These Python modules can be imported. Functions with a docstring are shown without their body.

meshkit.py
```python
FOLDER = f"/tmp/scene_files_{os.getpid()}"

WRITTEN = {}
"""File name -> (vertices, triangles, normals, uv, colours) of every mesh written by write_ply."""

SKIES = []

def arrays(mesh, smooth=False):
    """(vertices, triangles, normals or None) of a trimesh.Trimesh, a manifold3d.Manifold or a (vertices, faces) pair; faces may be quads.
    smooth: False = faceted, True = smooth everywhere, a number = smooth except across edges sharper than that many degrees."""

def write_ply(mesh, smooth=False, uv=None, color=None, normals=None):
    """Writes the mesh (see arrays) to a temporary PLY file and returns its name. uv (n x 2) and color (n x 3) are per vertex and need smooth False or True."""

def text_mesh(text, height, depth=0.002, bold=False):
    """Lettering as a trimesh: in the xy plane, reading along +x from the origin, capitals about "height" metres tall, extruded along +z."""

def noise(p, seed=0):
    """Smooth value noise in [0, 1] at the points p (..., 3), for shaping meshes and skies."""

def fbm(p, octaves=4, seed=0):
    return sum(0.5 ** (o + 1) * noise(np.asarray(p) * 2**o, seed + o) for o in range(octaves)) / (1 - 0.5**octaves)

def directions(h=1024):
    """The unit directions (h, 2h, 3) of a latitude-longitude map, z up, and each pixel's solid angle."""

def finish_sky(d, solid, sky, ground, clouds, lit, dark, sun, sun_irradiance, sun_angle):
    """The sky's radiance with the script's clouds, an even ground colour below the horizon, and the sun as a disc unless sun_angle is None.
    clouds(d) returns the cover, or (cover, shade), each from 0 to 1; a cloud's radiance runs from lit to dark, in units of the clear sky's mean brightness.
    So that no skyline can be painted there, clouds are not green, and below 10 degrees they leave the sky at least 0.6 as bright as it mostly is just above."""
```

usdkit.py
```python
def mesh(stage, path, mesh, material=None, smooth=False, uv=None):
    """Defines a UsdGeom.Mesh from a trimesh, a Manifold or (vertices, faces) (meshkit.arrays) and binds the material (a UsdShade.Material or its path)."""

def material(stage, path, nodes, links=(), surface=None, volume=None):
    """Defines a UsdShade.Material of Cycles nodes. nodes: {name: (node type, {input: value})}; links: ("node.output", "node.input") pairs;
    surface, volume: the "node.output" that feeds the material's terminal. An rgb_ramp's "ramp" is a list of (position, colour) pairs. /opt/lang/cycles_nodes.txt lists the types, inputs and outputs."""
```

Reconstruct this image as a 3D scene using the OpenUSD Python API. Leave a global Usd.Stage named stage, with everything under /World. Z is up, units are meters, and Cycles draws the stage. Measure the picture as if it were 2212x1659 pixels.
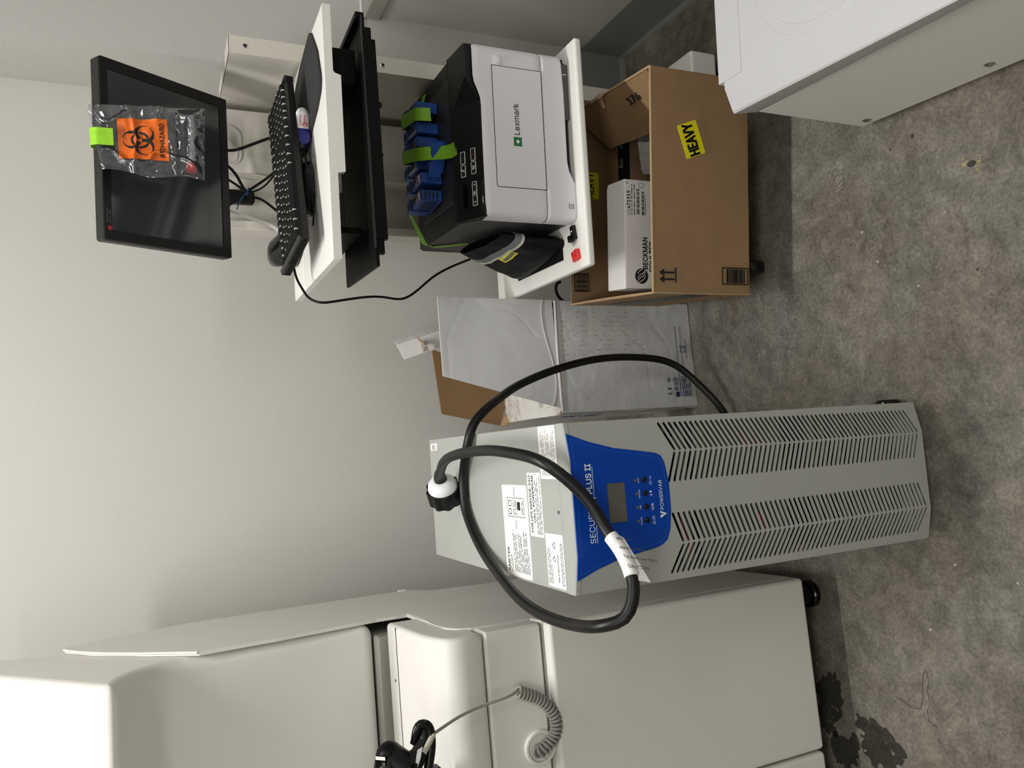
import math, random
import numpy as np
import trimesh
import usdkit, meshkit
from pxr import Usd, UsdGeom, UsdLux, UsdShade, Gf, Sdf
from shapely.geometry import Polygon, Point, LineString, box as sbox
from shapely.ops import unary_union
from shapely import affinity
from scipy.interpolate import CubicSpline

stage = Usd.Stage.CreateInMemory()
UsdGeom.SetStageUpAxis(stage, UsdGeom.Tokens.z)
UsdGeom.SetStageMetersPerUnit(stage, 1.0)
W = UsdGeom.Xform.Define(stage, '/World')
stage.SetDefaultPrim(W.GetPrim())
UsdGeom.Scope.Define(stage, '/World/Looks')

# ------------------------------------------------------------------ camera (phone held on its side), lights, exposure
PITCH, YAW, ROLL = 0.4246261536, -0.0610403225, -0.0354383112
CAM = np.array([0.0, 0.0, 1.36])
def camera_axes():
    fwd = np.array([-math.sin(YAW) * math.cos(PITCH), math.cos(YAW) * math.cos(PITCH), -math.sin(PITCH)])
    right = np.array([math.cos(YAW), math.sin(YAW), 0.0])
    up = np.cross(right, fwd)
    r2 = math.cos(ROLL) * right + math.sin(ROLL) * up
    return r2, np.cross(r2, fwd), fwd
r2, u2, fw = camera_axes()
cam = UsdGeom.Camera.Define(stage, '/World/camera')
m = Gf.Matrix4d(1.0)
for i, a in enumerate((-u2, r2, -fw, CAM)):
    for j in range(3):
        m[i, j] = float(a[j])
cam.AddTransformOp().Set(m)
cam.CreateHorizontalApertureAttr(36.0)
cam.CreateVerticalApertureAttr(27.0)
cam.CreateFocalLengthAttr(1680.0 / 2212.0 * 36.0)
cam.CreateClippingRangeAttr(Gf.Vec2f(0.05, 50.0))
EXPOSURE = 0.12
cam.CreateExposureAttr(EXPOSURE)

def disk_light(name, x, y, z, r, inten, col=(1.0, 0.99, 0.965)):
    l = UsdLux.DiskLight.Define(stage, '/World/' + name)
    l.AddTranslateOp().Set(Gf.Vec3d(x, y, z))
    l.CreateRadiusAttr(r); l.CreateIntensityAttr(inten); l.CreateColorAttr(Gf.Vec3f(*col))
def rect_light(name, x, y, z, w, h, inten, col=(1.0, 0.985, 0.955)):
    l = UsdLux.RectLight.Define(stage, '/World/' + name)
    l.AddTranslateOp().Set(Gf.Vec3d(x, y, z))
    l.CreateWidthAttr(w); l.CreateHeightAttr(h); l.CreateIntensityAttr(inten); l.CreateColorAttr(Gf.Vec3f(*col))
# the linear ceiling light above the machines, and unseen fill panels added behind the camera
rect_light('ceiling_strip_light', -0.10, 1.20, 2.68, 1.2, 0.10, 78.0)
rect_light('fill_panel_light', -0.6, -0.9, 2.685, 1.2, 0.6, 8.8)
rect_light('fill_panel_light_001', 1.3, -0.9, 2.685, 1.2, 0.6, 8.8)

# ------------------------------------------------------------------ naming, tagging
used = {}
def numbered(parent, name):
    k = (parent, name); n = used.get(k, 0); used[k] = n + 1
    return f'{parent}/{name}' if n == 0 else f'{parent}/{name}_{n:03d}'
FR = {}
def frame_of(loc, yaw, tilt):
    c, s = math.cos(yaw), math.sin(yaw); ct, st = math.cos(tilt), math.sin(tilt)
    return np.array(loc, float), np.array([[c, -s, 0], [s, c, 0], [0, 0, 1]]) @ np.array([[1, 0, 0], [0, ct, -st], [0, st, ct]])
def tag(prim, label=None, cat=None, group=None, kind=None):
    for k, v in (('label', label), ('category', cat), ('group', group), ('kind', kind)):
        if v: prim.SetCustomDataByKey(k, v)
def thing(name, label, cat, loc=(0, 0, 0), yaw=0.0, tilt=0.0, group=None):
    p = numbered('/World', name)
    x = UsdGeom.Xform.Define(stage, p)
    x.AddTranslateOp().Set(Gf.Vec3d(*map(float, loc)))
    if yaw: x.AddRotateZOp().Set(math.degrees(yaw))
    if tilt: x.AddRotateXOp().Set(math.degrees(tilt))
    tag(x.GetPrim(), label, cat, group)
    FR[p] = frame_of(loc, yaw, tilt)
    return p
def part(parent, name, mesh, mat, smooth=30, label=None, world=False, kind=None):
    p = numbered(parent, name)
    if isinstance(mesh, list): mesh = cat(mesh)
    if world:
        root = '/'.join(parent.split('/')[:3]); o, M = FR[root]
        mesh = mesh.copy(); mesh.vertices = (np.asarray(mesh.vertices) - o) @ M
    pr = usdkit.mesh(stage, p, mesh, mat, smooth=smooth).GetPrim()
    tag(pr, label, kind=kind)
    return p
def struct(name, mesh, mat, label=None, smooth=30):
    p = numbered('/World', name)
    if isinstance(mesh, list): mesh = cat(mesh)
    pr = usdkit.mesh(stage, p, mesh, mat, smooth=smooth).GetPrim()
    tag(pr, label, kind='structure'); FR[p] = (np.zeros(3), np.eye(3))
    return p
def single(name, label, category, mesh, mat, smooth=30, group=None, kind=None):
    p = numbered('/World', name)
    if isinstance(mesh, list): mesh = cat(mesh)
    pr = usdkit.mesh(stage, p, mesh, mat, smooth=smooth).GetPrim()
    tag(pr, label, category, group, kind)
    return p

# ------------------------------------------------------------------ shapes
def cat(ms): return trimesh.util.concatenate([x for x in ms])
def hull(pts): return trimesh.convex.convex_hull(np.asarray(pts, float))
def bx(x0, x1, y0, y1, z0, z1, c=0.002):
    x0, x1 = min(x0, x1), max(x0, x1); y0, y1 = min(y0, y1), max(y0, y1); z0, z1 = min(z0, z1), max(z0, z1)
    c = min(c, .45 * (x1 - x0), .45 * (y1 - y0), .45 * (z1 - z0))
    if c <= 0:
        b = trimesh.creation.box([x1 - x0, y1 - y0, z1 - z0]); b.apply_translation([(x0 + x1) / 2, (y0 + y1) / 2, (z0 + z1) / 2]); return b
    P = []
    for x, sx in ((x0, 1), (x1, -1)):
        for y, sy in ((y0, 1), (y1, -1)):
            for z, sz in ((z0, 1), (z1, -1)):
                P += [(x + sx * c, y + sy * c, z), (x + sx * c, y, z + sz * c), (x, y + sy * c, z + sz * c)]
    return hull(P)
def rbx(x0, x1, y0, y1, z0, z1, r, n=2):
    s = trimesh.creation.icosphere(n, r).vertices
    return hull(np.vstack([s + [x, y, z] for x in (x0 + r, x1 - r) for y in (y0 + r, y1 - r) for z in (z0 + r, z1 - r)]))
def ext(poly, axis, a, b):
    """extrude a 2-D shape (points or shapely) along an axis: 'y' uses (x,z), 'x' uses (y,z), 'z' uses (x,y)"""
    if not hasattr(poly, 'geom_type'): poly = Polygon(poly)
    gs = list(getattr(poly, 'geoms', [poly])); out = []
    for g in gs:
        if g.is_empty or g.area < 1e-10: continue
        mm = trimesh.creation.extrude_polygon(g, abs(b - a), engine='earcut'); v = mm.vertices.copy(); lo = min(a, b)
        if axis == 'z': v[:, 2] += lo; mm.vertices = v
        elif axis == 'y': mm.vertices = np.c_[v[:, 0], v[:, 2] + lo, v[:, 1]]; mm.invert()
        else: mm.vertices = np.c_[v[:, 2] + lo, v[:, 0], v[:, 1]]
        out.append(mm)
    return cat(out)
def spline(pts, n):
    pts = np.asarray(pts, float); d = np.r_[0, np.cumsum(np.linalg.norm(np.diff(pts, axis=0), axis=1))]
    return CubicSpline(d, pts)(np.linspace(0, d[-1], n)) if len(pts) > 2 else np.linspace(pts[0], pts[1], n)
def tube(pts, r, sides=10, n=None, smooth=True):
    P = spline(pts, n or max(8, 5 * len(pts))) if smooth else np.asarray(pts, float)
    rr = np.full(len(P), r) if np.ndim(r) == 0 else np.interp(np.linspace(0, 1, len(P)), np.linspace(0, 1, len(r)), r)
    T = np.gradient(P, axis=0); T /= np.linalg.norm(T, axis=1, keepdims=True)
    a = np.array([0, 0, 1.0]) if abs(T[0][2]) < .9 else np.array([1.0, 0, 0]); N = np.cross(T[0], a); N /= np.linalg.norm(N)
    V, ang = [], np.linspace(0, 2 * np.pi, sides, endpoint=False)
    for p, t, q in zip(P, T, rr):
        N = N - t * (N @ t); N /= np.linalg.norm(N); B = np.cross(t, N)
        V.append(p + q * (np.outer(np.cos(ang), N) + np.outer(np.sin(ang), B)))
    V = np.vstack(V); F = []
    for i in range(len(P) - 1):
        for j in range(sides):
            a0, b0 = i * sides + j, i * sides + (j + 1) % sides
            F += [(a0, b0, b0 + sides), (a0, b0 + sides, a0 + sides)]
    V = np.vstack([V, P[0], P[-1]]); k = len(V)
    for j in range(sides):
        F += [(k - 2, (j + 1) % sides, j), (k - 1, (len(P) - 1) * sides + j, (len(P) - 1) * sides + (j + 1) % sides)]
    return trimesh.Trimesh(V, F, process=False)
def align(mesh, origin, zdir, xdir=None):
    z = np.asarray(zdir, float); z /= np.linalg.norm(z)
    x = np.asarray(xdir if xdir is not None else ([1, 0, 0] if abs(z[0]) < .9 else [0, 1, 0]), float); x -= z * (x @ z); x /= np.linalg.norm(x)
    mesh = mesh.copy(); mesh.vertices = np.asarray(mesh.vertices) @ np.array([x, np.cross(z, x), z]) + np.asarray(origin, float); return mesh
def cyl(o, d, r, h, n=24, c=0.0):
    prof = [(0, 0), (r - c, 0), (r, c), (r, h - c), (r - c, h), (0, h)] if c else [(0, 0), (r, 0), (r, h), (0, h)]
    return align(trimesh.creation.revolve(np.array(prof), sections=n), o, d)
def lathe(prof, o, d, n=28): return align(trimesh.creation.revolve(np.array(prof, float), sections=n), o, d)
def torus(o, d, R, r, n=32, k=10):
    t = np.linspace(0, 2 * np.pi, k + 1); return lathe(np.c_[R + r * np.cos(t), r * np.sin(t)], o, d, n)
_tc = {}
def txt(s, h, o, right=(1, 0, 0), up=(0, 0, 1), depth=.0004, bold=False, center=False, squeeze=1.0):
    k = (s, bold)
    if k not in _tc: _tc[k] = meshkit.text_mesh(s, 1.0, 1.0, bold)
    mm = _tc[k].copy(); v = mm.vertices.copy(); v[:, :2] *= h; v[:, 0] *= squeeze; v[:, 2] *= depth
    if center: v[:, 0] -= (v[:, 0].min() + v[:, 0].max()) / 2
    r_, u_ = np.asarray(right, float), np.asarray(up, float); r_ /= np.linalg.norm(r_); u_ /= np.linalg.norm(u_)
    mm.vertices = np.asarray(o, float) + v[:, :1] * r_ + v[:, 1:2] * u_ + v[:, 2:] * np.cross(r_, u_); return mm
def place(poly, o, right, up, depth=.0004):
    """a flat shape lying in the plane of right and up at o"""
    mm = ext(poly, 'z', 0, 1); v = mm.vertices
    r_, u_ = np.asarray(right, float), np.asarray(up, float); r_ /= np.linalg.norm(r_); u_ /= np.linalg.norm(u_)
    mm.vertices = np.asarray(o, float) + v[:, :1] * r_ + v[:, 1:2] * u_ + depth * v[:, 2:] * np.cross(r_, u_); return mm
def rows(x0, x1, y0, y1, n, seed, thick=.28, fill=.85):
    """lines of print too small to read, as a flat shape"""
    rng = random.Random(seed); out = []; p = (y1 - y0) / n
    for i in range(n):
        y = y1 - (i + .5) * p; x = x0; end = x0 + (x1 - x0) * (fill + (1 - fill) * rng.random() if i % 4 < 3 else .5)
        while x < end:
            w = p * rng.uniform(.8, 3.2)
            out.append(sbox(x, y - p * thick / 2, min(x + w, end), y + p * thick / 2)); x += w + p * .5
    return unary_union(out)
def barcode(x0, x1, y0, y1, n, seed, along='x'):
    rng = random.Random(seed); out = []; t = 0
    ws = [rng.choice((1, 1, 2, 3)) for _ in range(2 * n)]; tot = sum(ws); L = (x1 - x0) if along == 'x' else (y1 - y0)
    for i, w in enumerate(ws):
        a, b = t / tot * L, (t + w) / tot * L; t += w
        if i % 2 == 0: out.append(sbox(x0 + a, y0, x0 + b, y1) if along == 'x' else sbox(x0, y0 + a, x1, y0 + b))
    return unary_union(out)
def ring(poly, t): return poly.difference(poly.buffer(-t))
def rrect(x0, x1, y0, y1, r): return sbox(x0 + r, y0 + r, x1 - r, y1 - r).buffer(r, 6)
def sheet(fn, nu, nv, th):
    """a curved sheet fn(u,v)->(N,3) with a thickness along its normals"""
    u, v = np.meshgrid(np.linspace(0, 1, nu), np.linspace(0, 1, nv), indexing='ij')
    P = fn(u.ravel(), v.ravel()).reshape(nu, nv, 3)
    N = np.cross(np.gradient(P, axis=0), np.gradient(P, axis=1)); N /= np.maximum(np.linalg.norm(N, axis=2, keepdims=True), 1e-12)
    A, B = (P + N * th / 2).reshape(-1, 3), (P - N * th / 2).reshape(-1, 3); k = nu * nv; F = []
    id_ = lambda i, j: i * nv + j
    for i in range(nu - 1):
        for j in range(nv - 1):
            a, b, c, d = id_(i, j), id_(i + 1, j), id_(i + 1, j + 1), id_(i, j + 1)
            F += [(a, b, c), (a, c, d), (k + a, k + c, k + b), (k + a, k + d, k + c)]
    edge = [id_(i, 0) for i in range(nu)] + [id_(nu - 1, j) for j in range(1, nv)] + [id_(i, nv - 1) for i in range(nu - 2, -1, -1)] + [id_(0, j) for j in range(nv - 2, 0, -1)]
    for a, b in zip(edge, edge[1:] + edge[:1]): F += [(a, k + a, b), (b, k + a, k + b)]
    return trimesh.Trimesh(np.vstack([A, B]), F, process=False)
def quad(c, th, nu=14, nv=14, amp=0.0, freq=12.0, seed=0, ridge=0.0):
    """a sheet between four corners c00,c10,c11,c01, dented by noise"""
    c00, c10, c11, c01 = (np.asarray(q, float) for q in c); n = np.cross(c10 - c00, c01 - c00); n /= np.linalg.norm(n)
    def fn(u, v):
        u_, v_ = u[:, None], v[:, None]
        P = c00 * (1 - u_) * (1 - v_) + c10 * u_ * (1 - v_) + c11 * u_ * v_ + c01 * (1 - u_) * v_
        if amp or ridge:
            d = amp * (meshkit.fbm(P * freq, 3, seed) - .5) * 2
            if ridge: d = d - ridge * np.exp(-(np.abs(meshkit.fbm(P * freq * .6, 2, seed + 9) - .5) * 60) ** 2)
            P = P + d[:, None] * n
        return P
    return sheet(fn, nu, nv, th)
def strip(path, width_dir, w, th, n=24):
    """a tape following a path, w wide along width_dir (one vector or one for each point)"""
    P = np.asarray(path, float); D = np.broadcast_to(np.asarray(width_dir, float), P.shape)
    s = np.r_[0, np.cumsum(np.linalg.norm(np.diff(P, axis=0), axis=1))]; s /= s[-1]
    def fn(u, v):
        p = np.stack([np.interp(u, s, P[:, k]) for k in range(3)], 1); d = np.stack([np.interp(u, s, D[:, k]) for k in range(3)], 1)
        d /= np.linalg.norm(d, axis=1, keepdims=True); return p + d * ((v - .5) * w)[:, None]
    return sheet(fn, n, 5, th)
def profile_hull(poly, x0, x1, r, steps=4):
    """a convex (y,z) profile run along x, its edge towards x1 rounded with radius r"""
    g = Polygon(poly).convex_hull; P = []
    for k in range(steps + 1):
        a = k / steps * math.pi / 2
        q = g.buffer(-r).buffer(r * math.cos(a), 5) if k < steps else g.buffer(-r)
        P += [(x1 - r + r * math.sin(a), y, z) for y, z in q.exterior.coords]
    P += [(x0, y, z) for y, z in g.buffer(-r).buffer(r, 5).exterior.coords]
    return hull(P)
def loft_profile(poly, x0, x1, r, steps=5, step=.006):
    """a closed (y,z) profile of any shape run along x, its edge towards x1 rounded with radius r"""
    g = Polygon(poly); g = g if g.exterior.is_ccw else Polygon(list(poly)[::-1]); C_ = []
    q = list(g.exterior.coords)
    for (a, b_) in zip(q[:-1], q[1:]):
        n_ = max(1, int(math.hypot(b_[0] - a[0], b_[1] - a[1]) / step)); C_ += [(a[0] + (b_[0] - a[0]) * k / n_, a[1] + (b_[1] - a[1]) * k / n_) for k in range(n_)]
    C_ = np.array(C_); T = np.roll(C_, -1, 0) - np.roll(C_, 1, 0); T /= np.linalg.norm(T, axis=1, keepdims=True); N = np.c_[-T[:, 1], T[:, 0]]
    for _ in range(22): N = (N + np.roll(N, 1, 0) + np.roll(N, -1, 0)); N /= np.linalg.norm(N, axis=1, keepdims=True)
    rings = [(x0, 0.0)] + [(x1 - r + r * math.sin(a), r * (1 - math.cos(a))) for a in np.linspace(0, math.pi / 2, steps + 1)]
    V = np.vstack([np.c_[np.full(len(C_), x), C_ + N * i] for x, i in rings]); k = len(C_); F = []
    for j in range(len(rings) - 1):
        for i in range(k):
            a, b_ = j * k + i, j * k + (i + 1) % k; F += [(a, a + k, b_ + k), (a, b_ + k, b_)]
    side = trimesh.Trimesh(V, F, process=False)
    cap = ext(Polygon(C_ + N * r).buffer(0), 'x', x1 - .0005, x1)
    return cat([side, cap])
def blob(nodes, pairs, seg=2):
    """hull chains between spheres (centre, radius)"""
    out = []
    for a, b in pairs:
        pts = [trimesh.creation.icosphere(seg, nodes[i][1]).vertices + np.asarray(nodes[i][0]) for i in (a, b)]
        out.append(hull(np.vstack(pts)))
    return cat(out)

# ------------------------------------------------------------------ materials
def lin(c): return tuple((x / 12.92 if x <= .04045 else ((x + .055) / 1.055) ** 2.4) for x in (v / 255 for v in c))
def mat(name, rgb, rough=.5, metal=0.0, var=0.0, vscale=6.0, bump=0.0, bscale=300.0, spec=.5, coat=0.0, trans=0.0, ior=1.5, detail=3.0, alpha=None, emit=None, sheen=0.0):
    c = lin(rgb); n = {'p': ('principled_bsdf', {'base_color': c, 'roughness': rough, 'metallic': metal, 'specular_ior_level': spec, 'coat_weight': coat, 'transmission_weight': trans, 'ior': ior, 'sheen_weight': sheen})}
    L = []
    if emit: n['p'][1]['emission_color'] = lin(emit[0]); n['p'][1]['emission_strength'] = emit[1]
    if var or bump: n['tc'] = ('texture_coordinate', {})
    if var:
        n['n'] = ('noise_texture', {'scale': vscale, 'detail': detail, 'roughness': .6}); L.append(('tc.object', 'n.vector'))
        n['r'] = ('rgb_ramp', {'ramp': [(.25, tuple(x * (1 - var) for x in c)), (.75, tuple(min(1, x * (1 + var)) for x in c))]})
        L += [('n.fac', 'r.fac'), ('r.color', 'p.base_color')]
    if bump:
        n['bn'] = ('noise_texture', {'scale': bscale, 'detail': 2.0}); n['b'] = ('bump', {'strength': bump, 'distance': .002})
        L += [('tc.object', 'bn.vector'), ('bn.fac', 'b.height'), ('b.normal', 'p.normal')]
    return usdkit.material(stage, '/World/Looks/' + name, n, L, surface='p.BSDF')
M = {}
M['wall'] = mat('wall_paint', (206, 204, 198), .6, var=.015, vscale=3, bump=.16, bscale=420, spec=.35)
M['wall_side'] = mat('wall_paint_textured', (196, 195, 191), .6, bump=.45, bscale=260, spec=.35)
M['ceiling'] = mat('ceiling_white', (228, 226, 220), .8)
M['base'] = mat('cove_base_vinyl', (140, 142, 138), .5)
M['ledge'] = mat('ledge_laminate', (170, 168, 160), .5)
M['caulk'] = mat('white_caulk', (222, 222, 222), .6)
M['mach'] = mat('machine_plastic', (226, 224, 218), .5, bump=.06, bscale=900)
M['mach_dark'] = mat('machine_recess', (150, 149, 140), .6)
M['mach2'] = mat('machine_cool_plastic', (205, 205, 208), .5, bump=.05, bscale=900)
M['rubber'] = mat('black_rubber', (10, 10, 10), .5, spec=.3)
M['cable'] = mat('cable_rubber', (14, 14, 15), .4, var=.3, vscale=40, spec=.4)
M['black'] = mat('black_plastic', (13, 13, 14), .42, bump=.08, bscale=900, spec=.35)
M['black_gloss'] = mat('black_gloss_plastic', (8, 8, 8), .2, spec=.4)
M['black_satin'] = mat('black_painted_steel', (5, 5, 5), .5, spec=.15)
M['charcoal'] = mat('charcoal_plastic', (34, 34, 34), .45, bump=.1, bscale=900)
M['dark_grey'] = mat('dark_grey_plastic', (70, 70, 70), .5)
M['void'] = mat('dark_recess', (10, 10, 10), .8)
M['screen'] = mat('screen_glass', (52, 55, 58), .14, spec=.7)
M['lcd'] = mat('lcd_grey', (92, 92, 84), .18)
M['ups'] = mat('ups_paint', (172, 174, 169), .45, bump=.12, bscale=1400)
M['ups_in'] = mat('ups_inner_steel', (84, 88, 84), .5, var=.4, vscale=30)
M['ups_red'] = mat('red_wire', (150, 25, 40), .4)
M['blue'] = mat('blue_panel', (0, 64, 168), .35, spec=.25)
M['blue_line'] = mat('blue_line', (52, 104, 178), .4)
M['white'] = mat('white_print', (240, 240, 240), .5)
M['paper'] = mat('white_label', (243, 243, 240), .45)
M['ink'] = mat('black_ink', (20, 20, 20), .6)
M['grey_ink'] = mat('grey_ink', (105, 105, 108), .6)
M['navy_ink'] = mat('navy_ink', (22, 32, 95), .6)
M['red_ink'] = mat('red_ink', (190, 30, 40), .5)
M['steel'] = mat('bright_steel', (190, 190, 190), .25, metal=1.0)
M['shelf'] = mat('white_shelf', (238, 237, 232), .42)
M['cart'] = mat('cart_paint', (216, 212, 202), .5)
M['prn'] = mat('printer_white', (222, 222, 228), .5, bump=.08, bscale=1200)
M['prn_black'] = mat('printer_black', (14, 14, 15), .5, bump=.2, bscale=700, spec=.35)
M['green_logo'] = mat('logo_green', (30, 110, 60), .5)
M['cass'] = mat('cassette_blue', (24, 66, 140), .4)
M['cass_dark'] = mat('cassette_slot', (8, 14, 32), .6)
M['purple'] = mat('purple_label', (170, 140, 178), .5)
M['tape'] = mat('green_tape', (112, 165, 30), .55, var=.12, vscale=60, bump=.2, bscale=500)
M['tape_b'] = mat('bright_green_tape', (150, 212, 40), .55, var=.12, vscale=90, bump=.2, bscale=500)
M['nylon'] = mat('black_nylon', (7, 7, 8), .55, bump=.3, bscale=800, spec=.2)
M['webbing'] = mat('grey_webbing', (112, 116, 118), .8, bump=.4, bscale=900)
M['pale_edge'] = mat('pale_edging', (190, 188, 176), .7)
M['red'] = mat('red_plastic', (232, 52, 52), .4)
M['carton'] = mat('grey_carton', (212, 212, 213), .65, var=.04, vscale=14, bump=.12, bscale=200)
M['carton_dirty'] = mat('grey_carton_scuffed', (210, 210, 209), .6, var=.07, vscale=22, bump=.3, bscale=120)
M['kraft'] = mat('kraft_board', (146, 118, 84), .75, var=.07, vscale=18, bump=.1, bscale=400)
M['kraft_edge'] = mat('kraft_edge', (178, 148, 112), .8, var=.1, vscale=60)
M['kraft_in'] = mat('kraft_inside', (138, 108, 72), .8, var=.06, vscale=15)
M['yellow'] = mat('yellow_label', (232, 222, 20), .5, var=.05, vscale=60)
M['tape_black'] = mat('black_box_tape', (22, 23, 26), .35)
M['sky_ink'] = mat('blue_print', (96, 170, 205), .5)
M['pale_ink'] = mat('pale_print', (190, 180, 165), .5)
M['box_white'] = mat('white_box_card', (226, 223, 220), .45)
M['pad'] = mat('mousepad_cloth', (46, 46, 47), .95, var=.12, vscale=25, bump=.2, bscale=900)
M['navy'] = mat('navy_plastic', (12, 20, 110), .4)
M['white_plastic'] = mat('white_plastic', (235, 236, 240), .35)
M['key'] = mat('key_black', (15, 16, 18), .4, spec=.4)
M['deck'] = mat('keyboard_deck', (225, 225, 222), .4)
M['tie'] = mat('blue_tie', (30, 95, 170), .4)
M['orange'] = mat('orange_print', (228, 104, 14), .5)
M['scan_cord'] = mat('grey_cord', (150, 148, 140), .45)
M['beige'] = mat('beige_relief', (196, 192, 178), .5)
M['concrete_fill'] = mat('dark_stain', (58, 56, 50), .6, var=.3, vscale=60)
M['yellow_stain'] = mat('yellow_residue', (168, 156, 104), .7, var=.3, vscale=80)
M['tube_clear'] = mat('clear_tube', (235, 235, 240), .12, trans=.85, ior=1.3)
M['swab'] = mat('swab_white', (232, 214, 204), .6)
def film(name, rgb, haze, rough):
    c = lin(rgb)
    return usdkit.material(stage, '/World/Looks/' + name, {
        't': ('transparent_bsdf', {'color': (.97, .97, .98)}), 'd': ('diffuse_bsdf', {'color': c}), 'g': ('glossy_bsdf', {'color': (1, 1, 1), 'roughness': rough}),
        'f': ('fresnel', {'IOR': 1.45}), 'm1': ('mix_closure', {'fac': haze}), 'm2': ('mix_closure', {})},
        [('t.BSDF', 'm1.closure1'), ('d.BSDF', 'm1.closure2'), ('f.fac', 'm2.fac'), ('m1.closure', 'm2.closure1'), ('g.BSDF', 'm2.closure2')], surface='m2.closure')
M['bag'] = film('clear_bag_film', (190, 195, 205), .035, .05)
M['bubble'] = film('bubble_film', (232, 229, 222), .86, .15)
M['tube_film'] = film('tube_film', (225, 225, 232), .38, .08)
M['wrap'] = film('wrap_film', (168, 160, 158), .75, .2)
def concrete():
    n = {'tc': ('texture_coordinate', {}),
         'a': ('noise_texture', {'scale': 2.4, 'detail': 10.0, 'roughness': .78, 'distortion': .3}),
         'b': ('noise_texture', {'scale': 22.0, 'detail': 8.0, 'roughness': .78, 'distortion': .5}),
         'c': ('noise_texture', {'scale': 140.0, 'detail': 5.0, 'roughness': .75}),
         'h': ('noise_texture', {'scale': 4.0, 'detail': 3.0}),
         'ab': ('mix_float', {'fac': .46}), 'abc': ('mix_float', {'fac': .30}),
         'r': ('rgb_ramp', {'ramp': [(.30, lin((50, 48, 43))), (.43, lin((92, 88, 81))), (.50, lin((118, 114, 105))), (.57, lin((144, 140, 130))), (.70, lin((180, 176, 165)))]}),
         'w': ('rgb_ramp', {'ramp': [(.35, (1.0, .97, .92)), (.65, (.97, .99, 1.0))]}),
         'mx': ('mix_color', {'blend_type': 'multiply', 'fac': 1.0}),
         'rr': ('rgb_ramp', {'ramp': [(.3, (.34, .34, .34)), (.7, (.6, .6, .6))]}),
         'bp': ('bump', {'strength': .25, 'distance': .002}),
         'p': ('principled_bsdf', {'specular_ior_level': .35})}
    L = [('tc.object', 'a.vector'), ('tc.object', 'b.vector'), ('tc.object', 'c.vector'), ('tc.object', 'h.vector'),
         ('a.fac', 'ab.a'), ('b.fac', 'ab.b'), ('ab.result', 'abc.a'), ('c.fac', 'abc.b'),
         ('abc.result', 'r.fac'), ('h.fac', 'w.fac'), ('r.color', 'mx.a'), ('w.color', 'mx.b'), ('mx.result', 'p.base_color'), ('b.fac', 'rr.fac'), ('rr.color', 'p.roughness'), ('c.fac', 'bp.height'), ('bp.normal', 'p.normal')]
    return usdkit.material(stage, '/World/Looks/concrete', n, L, surface='p.BSDF')
M['floor'] = concrete()

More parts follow.
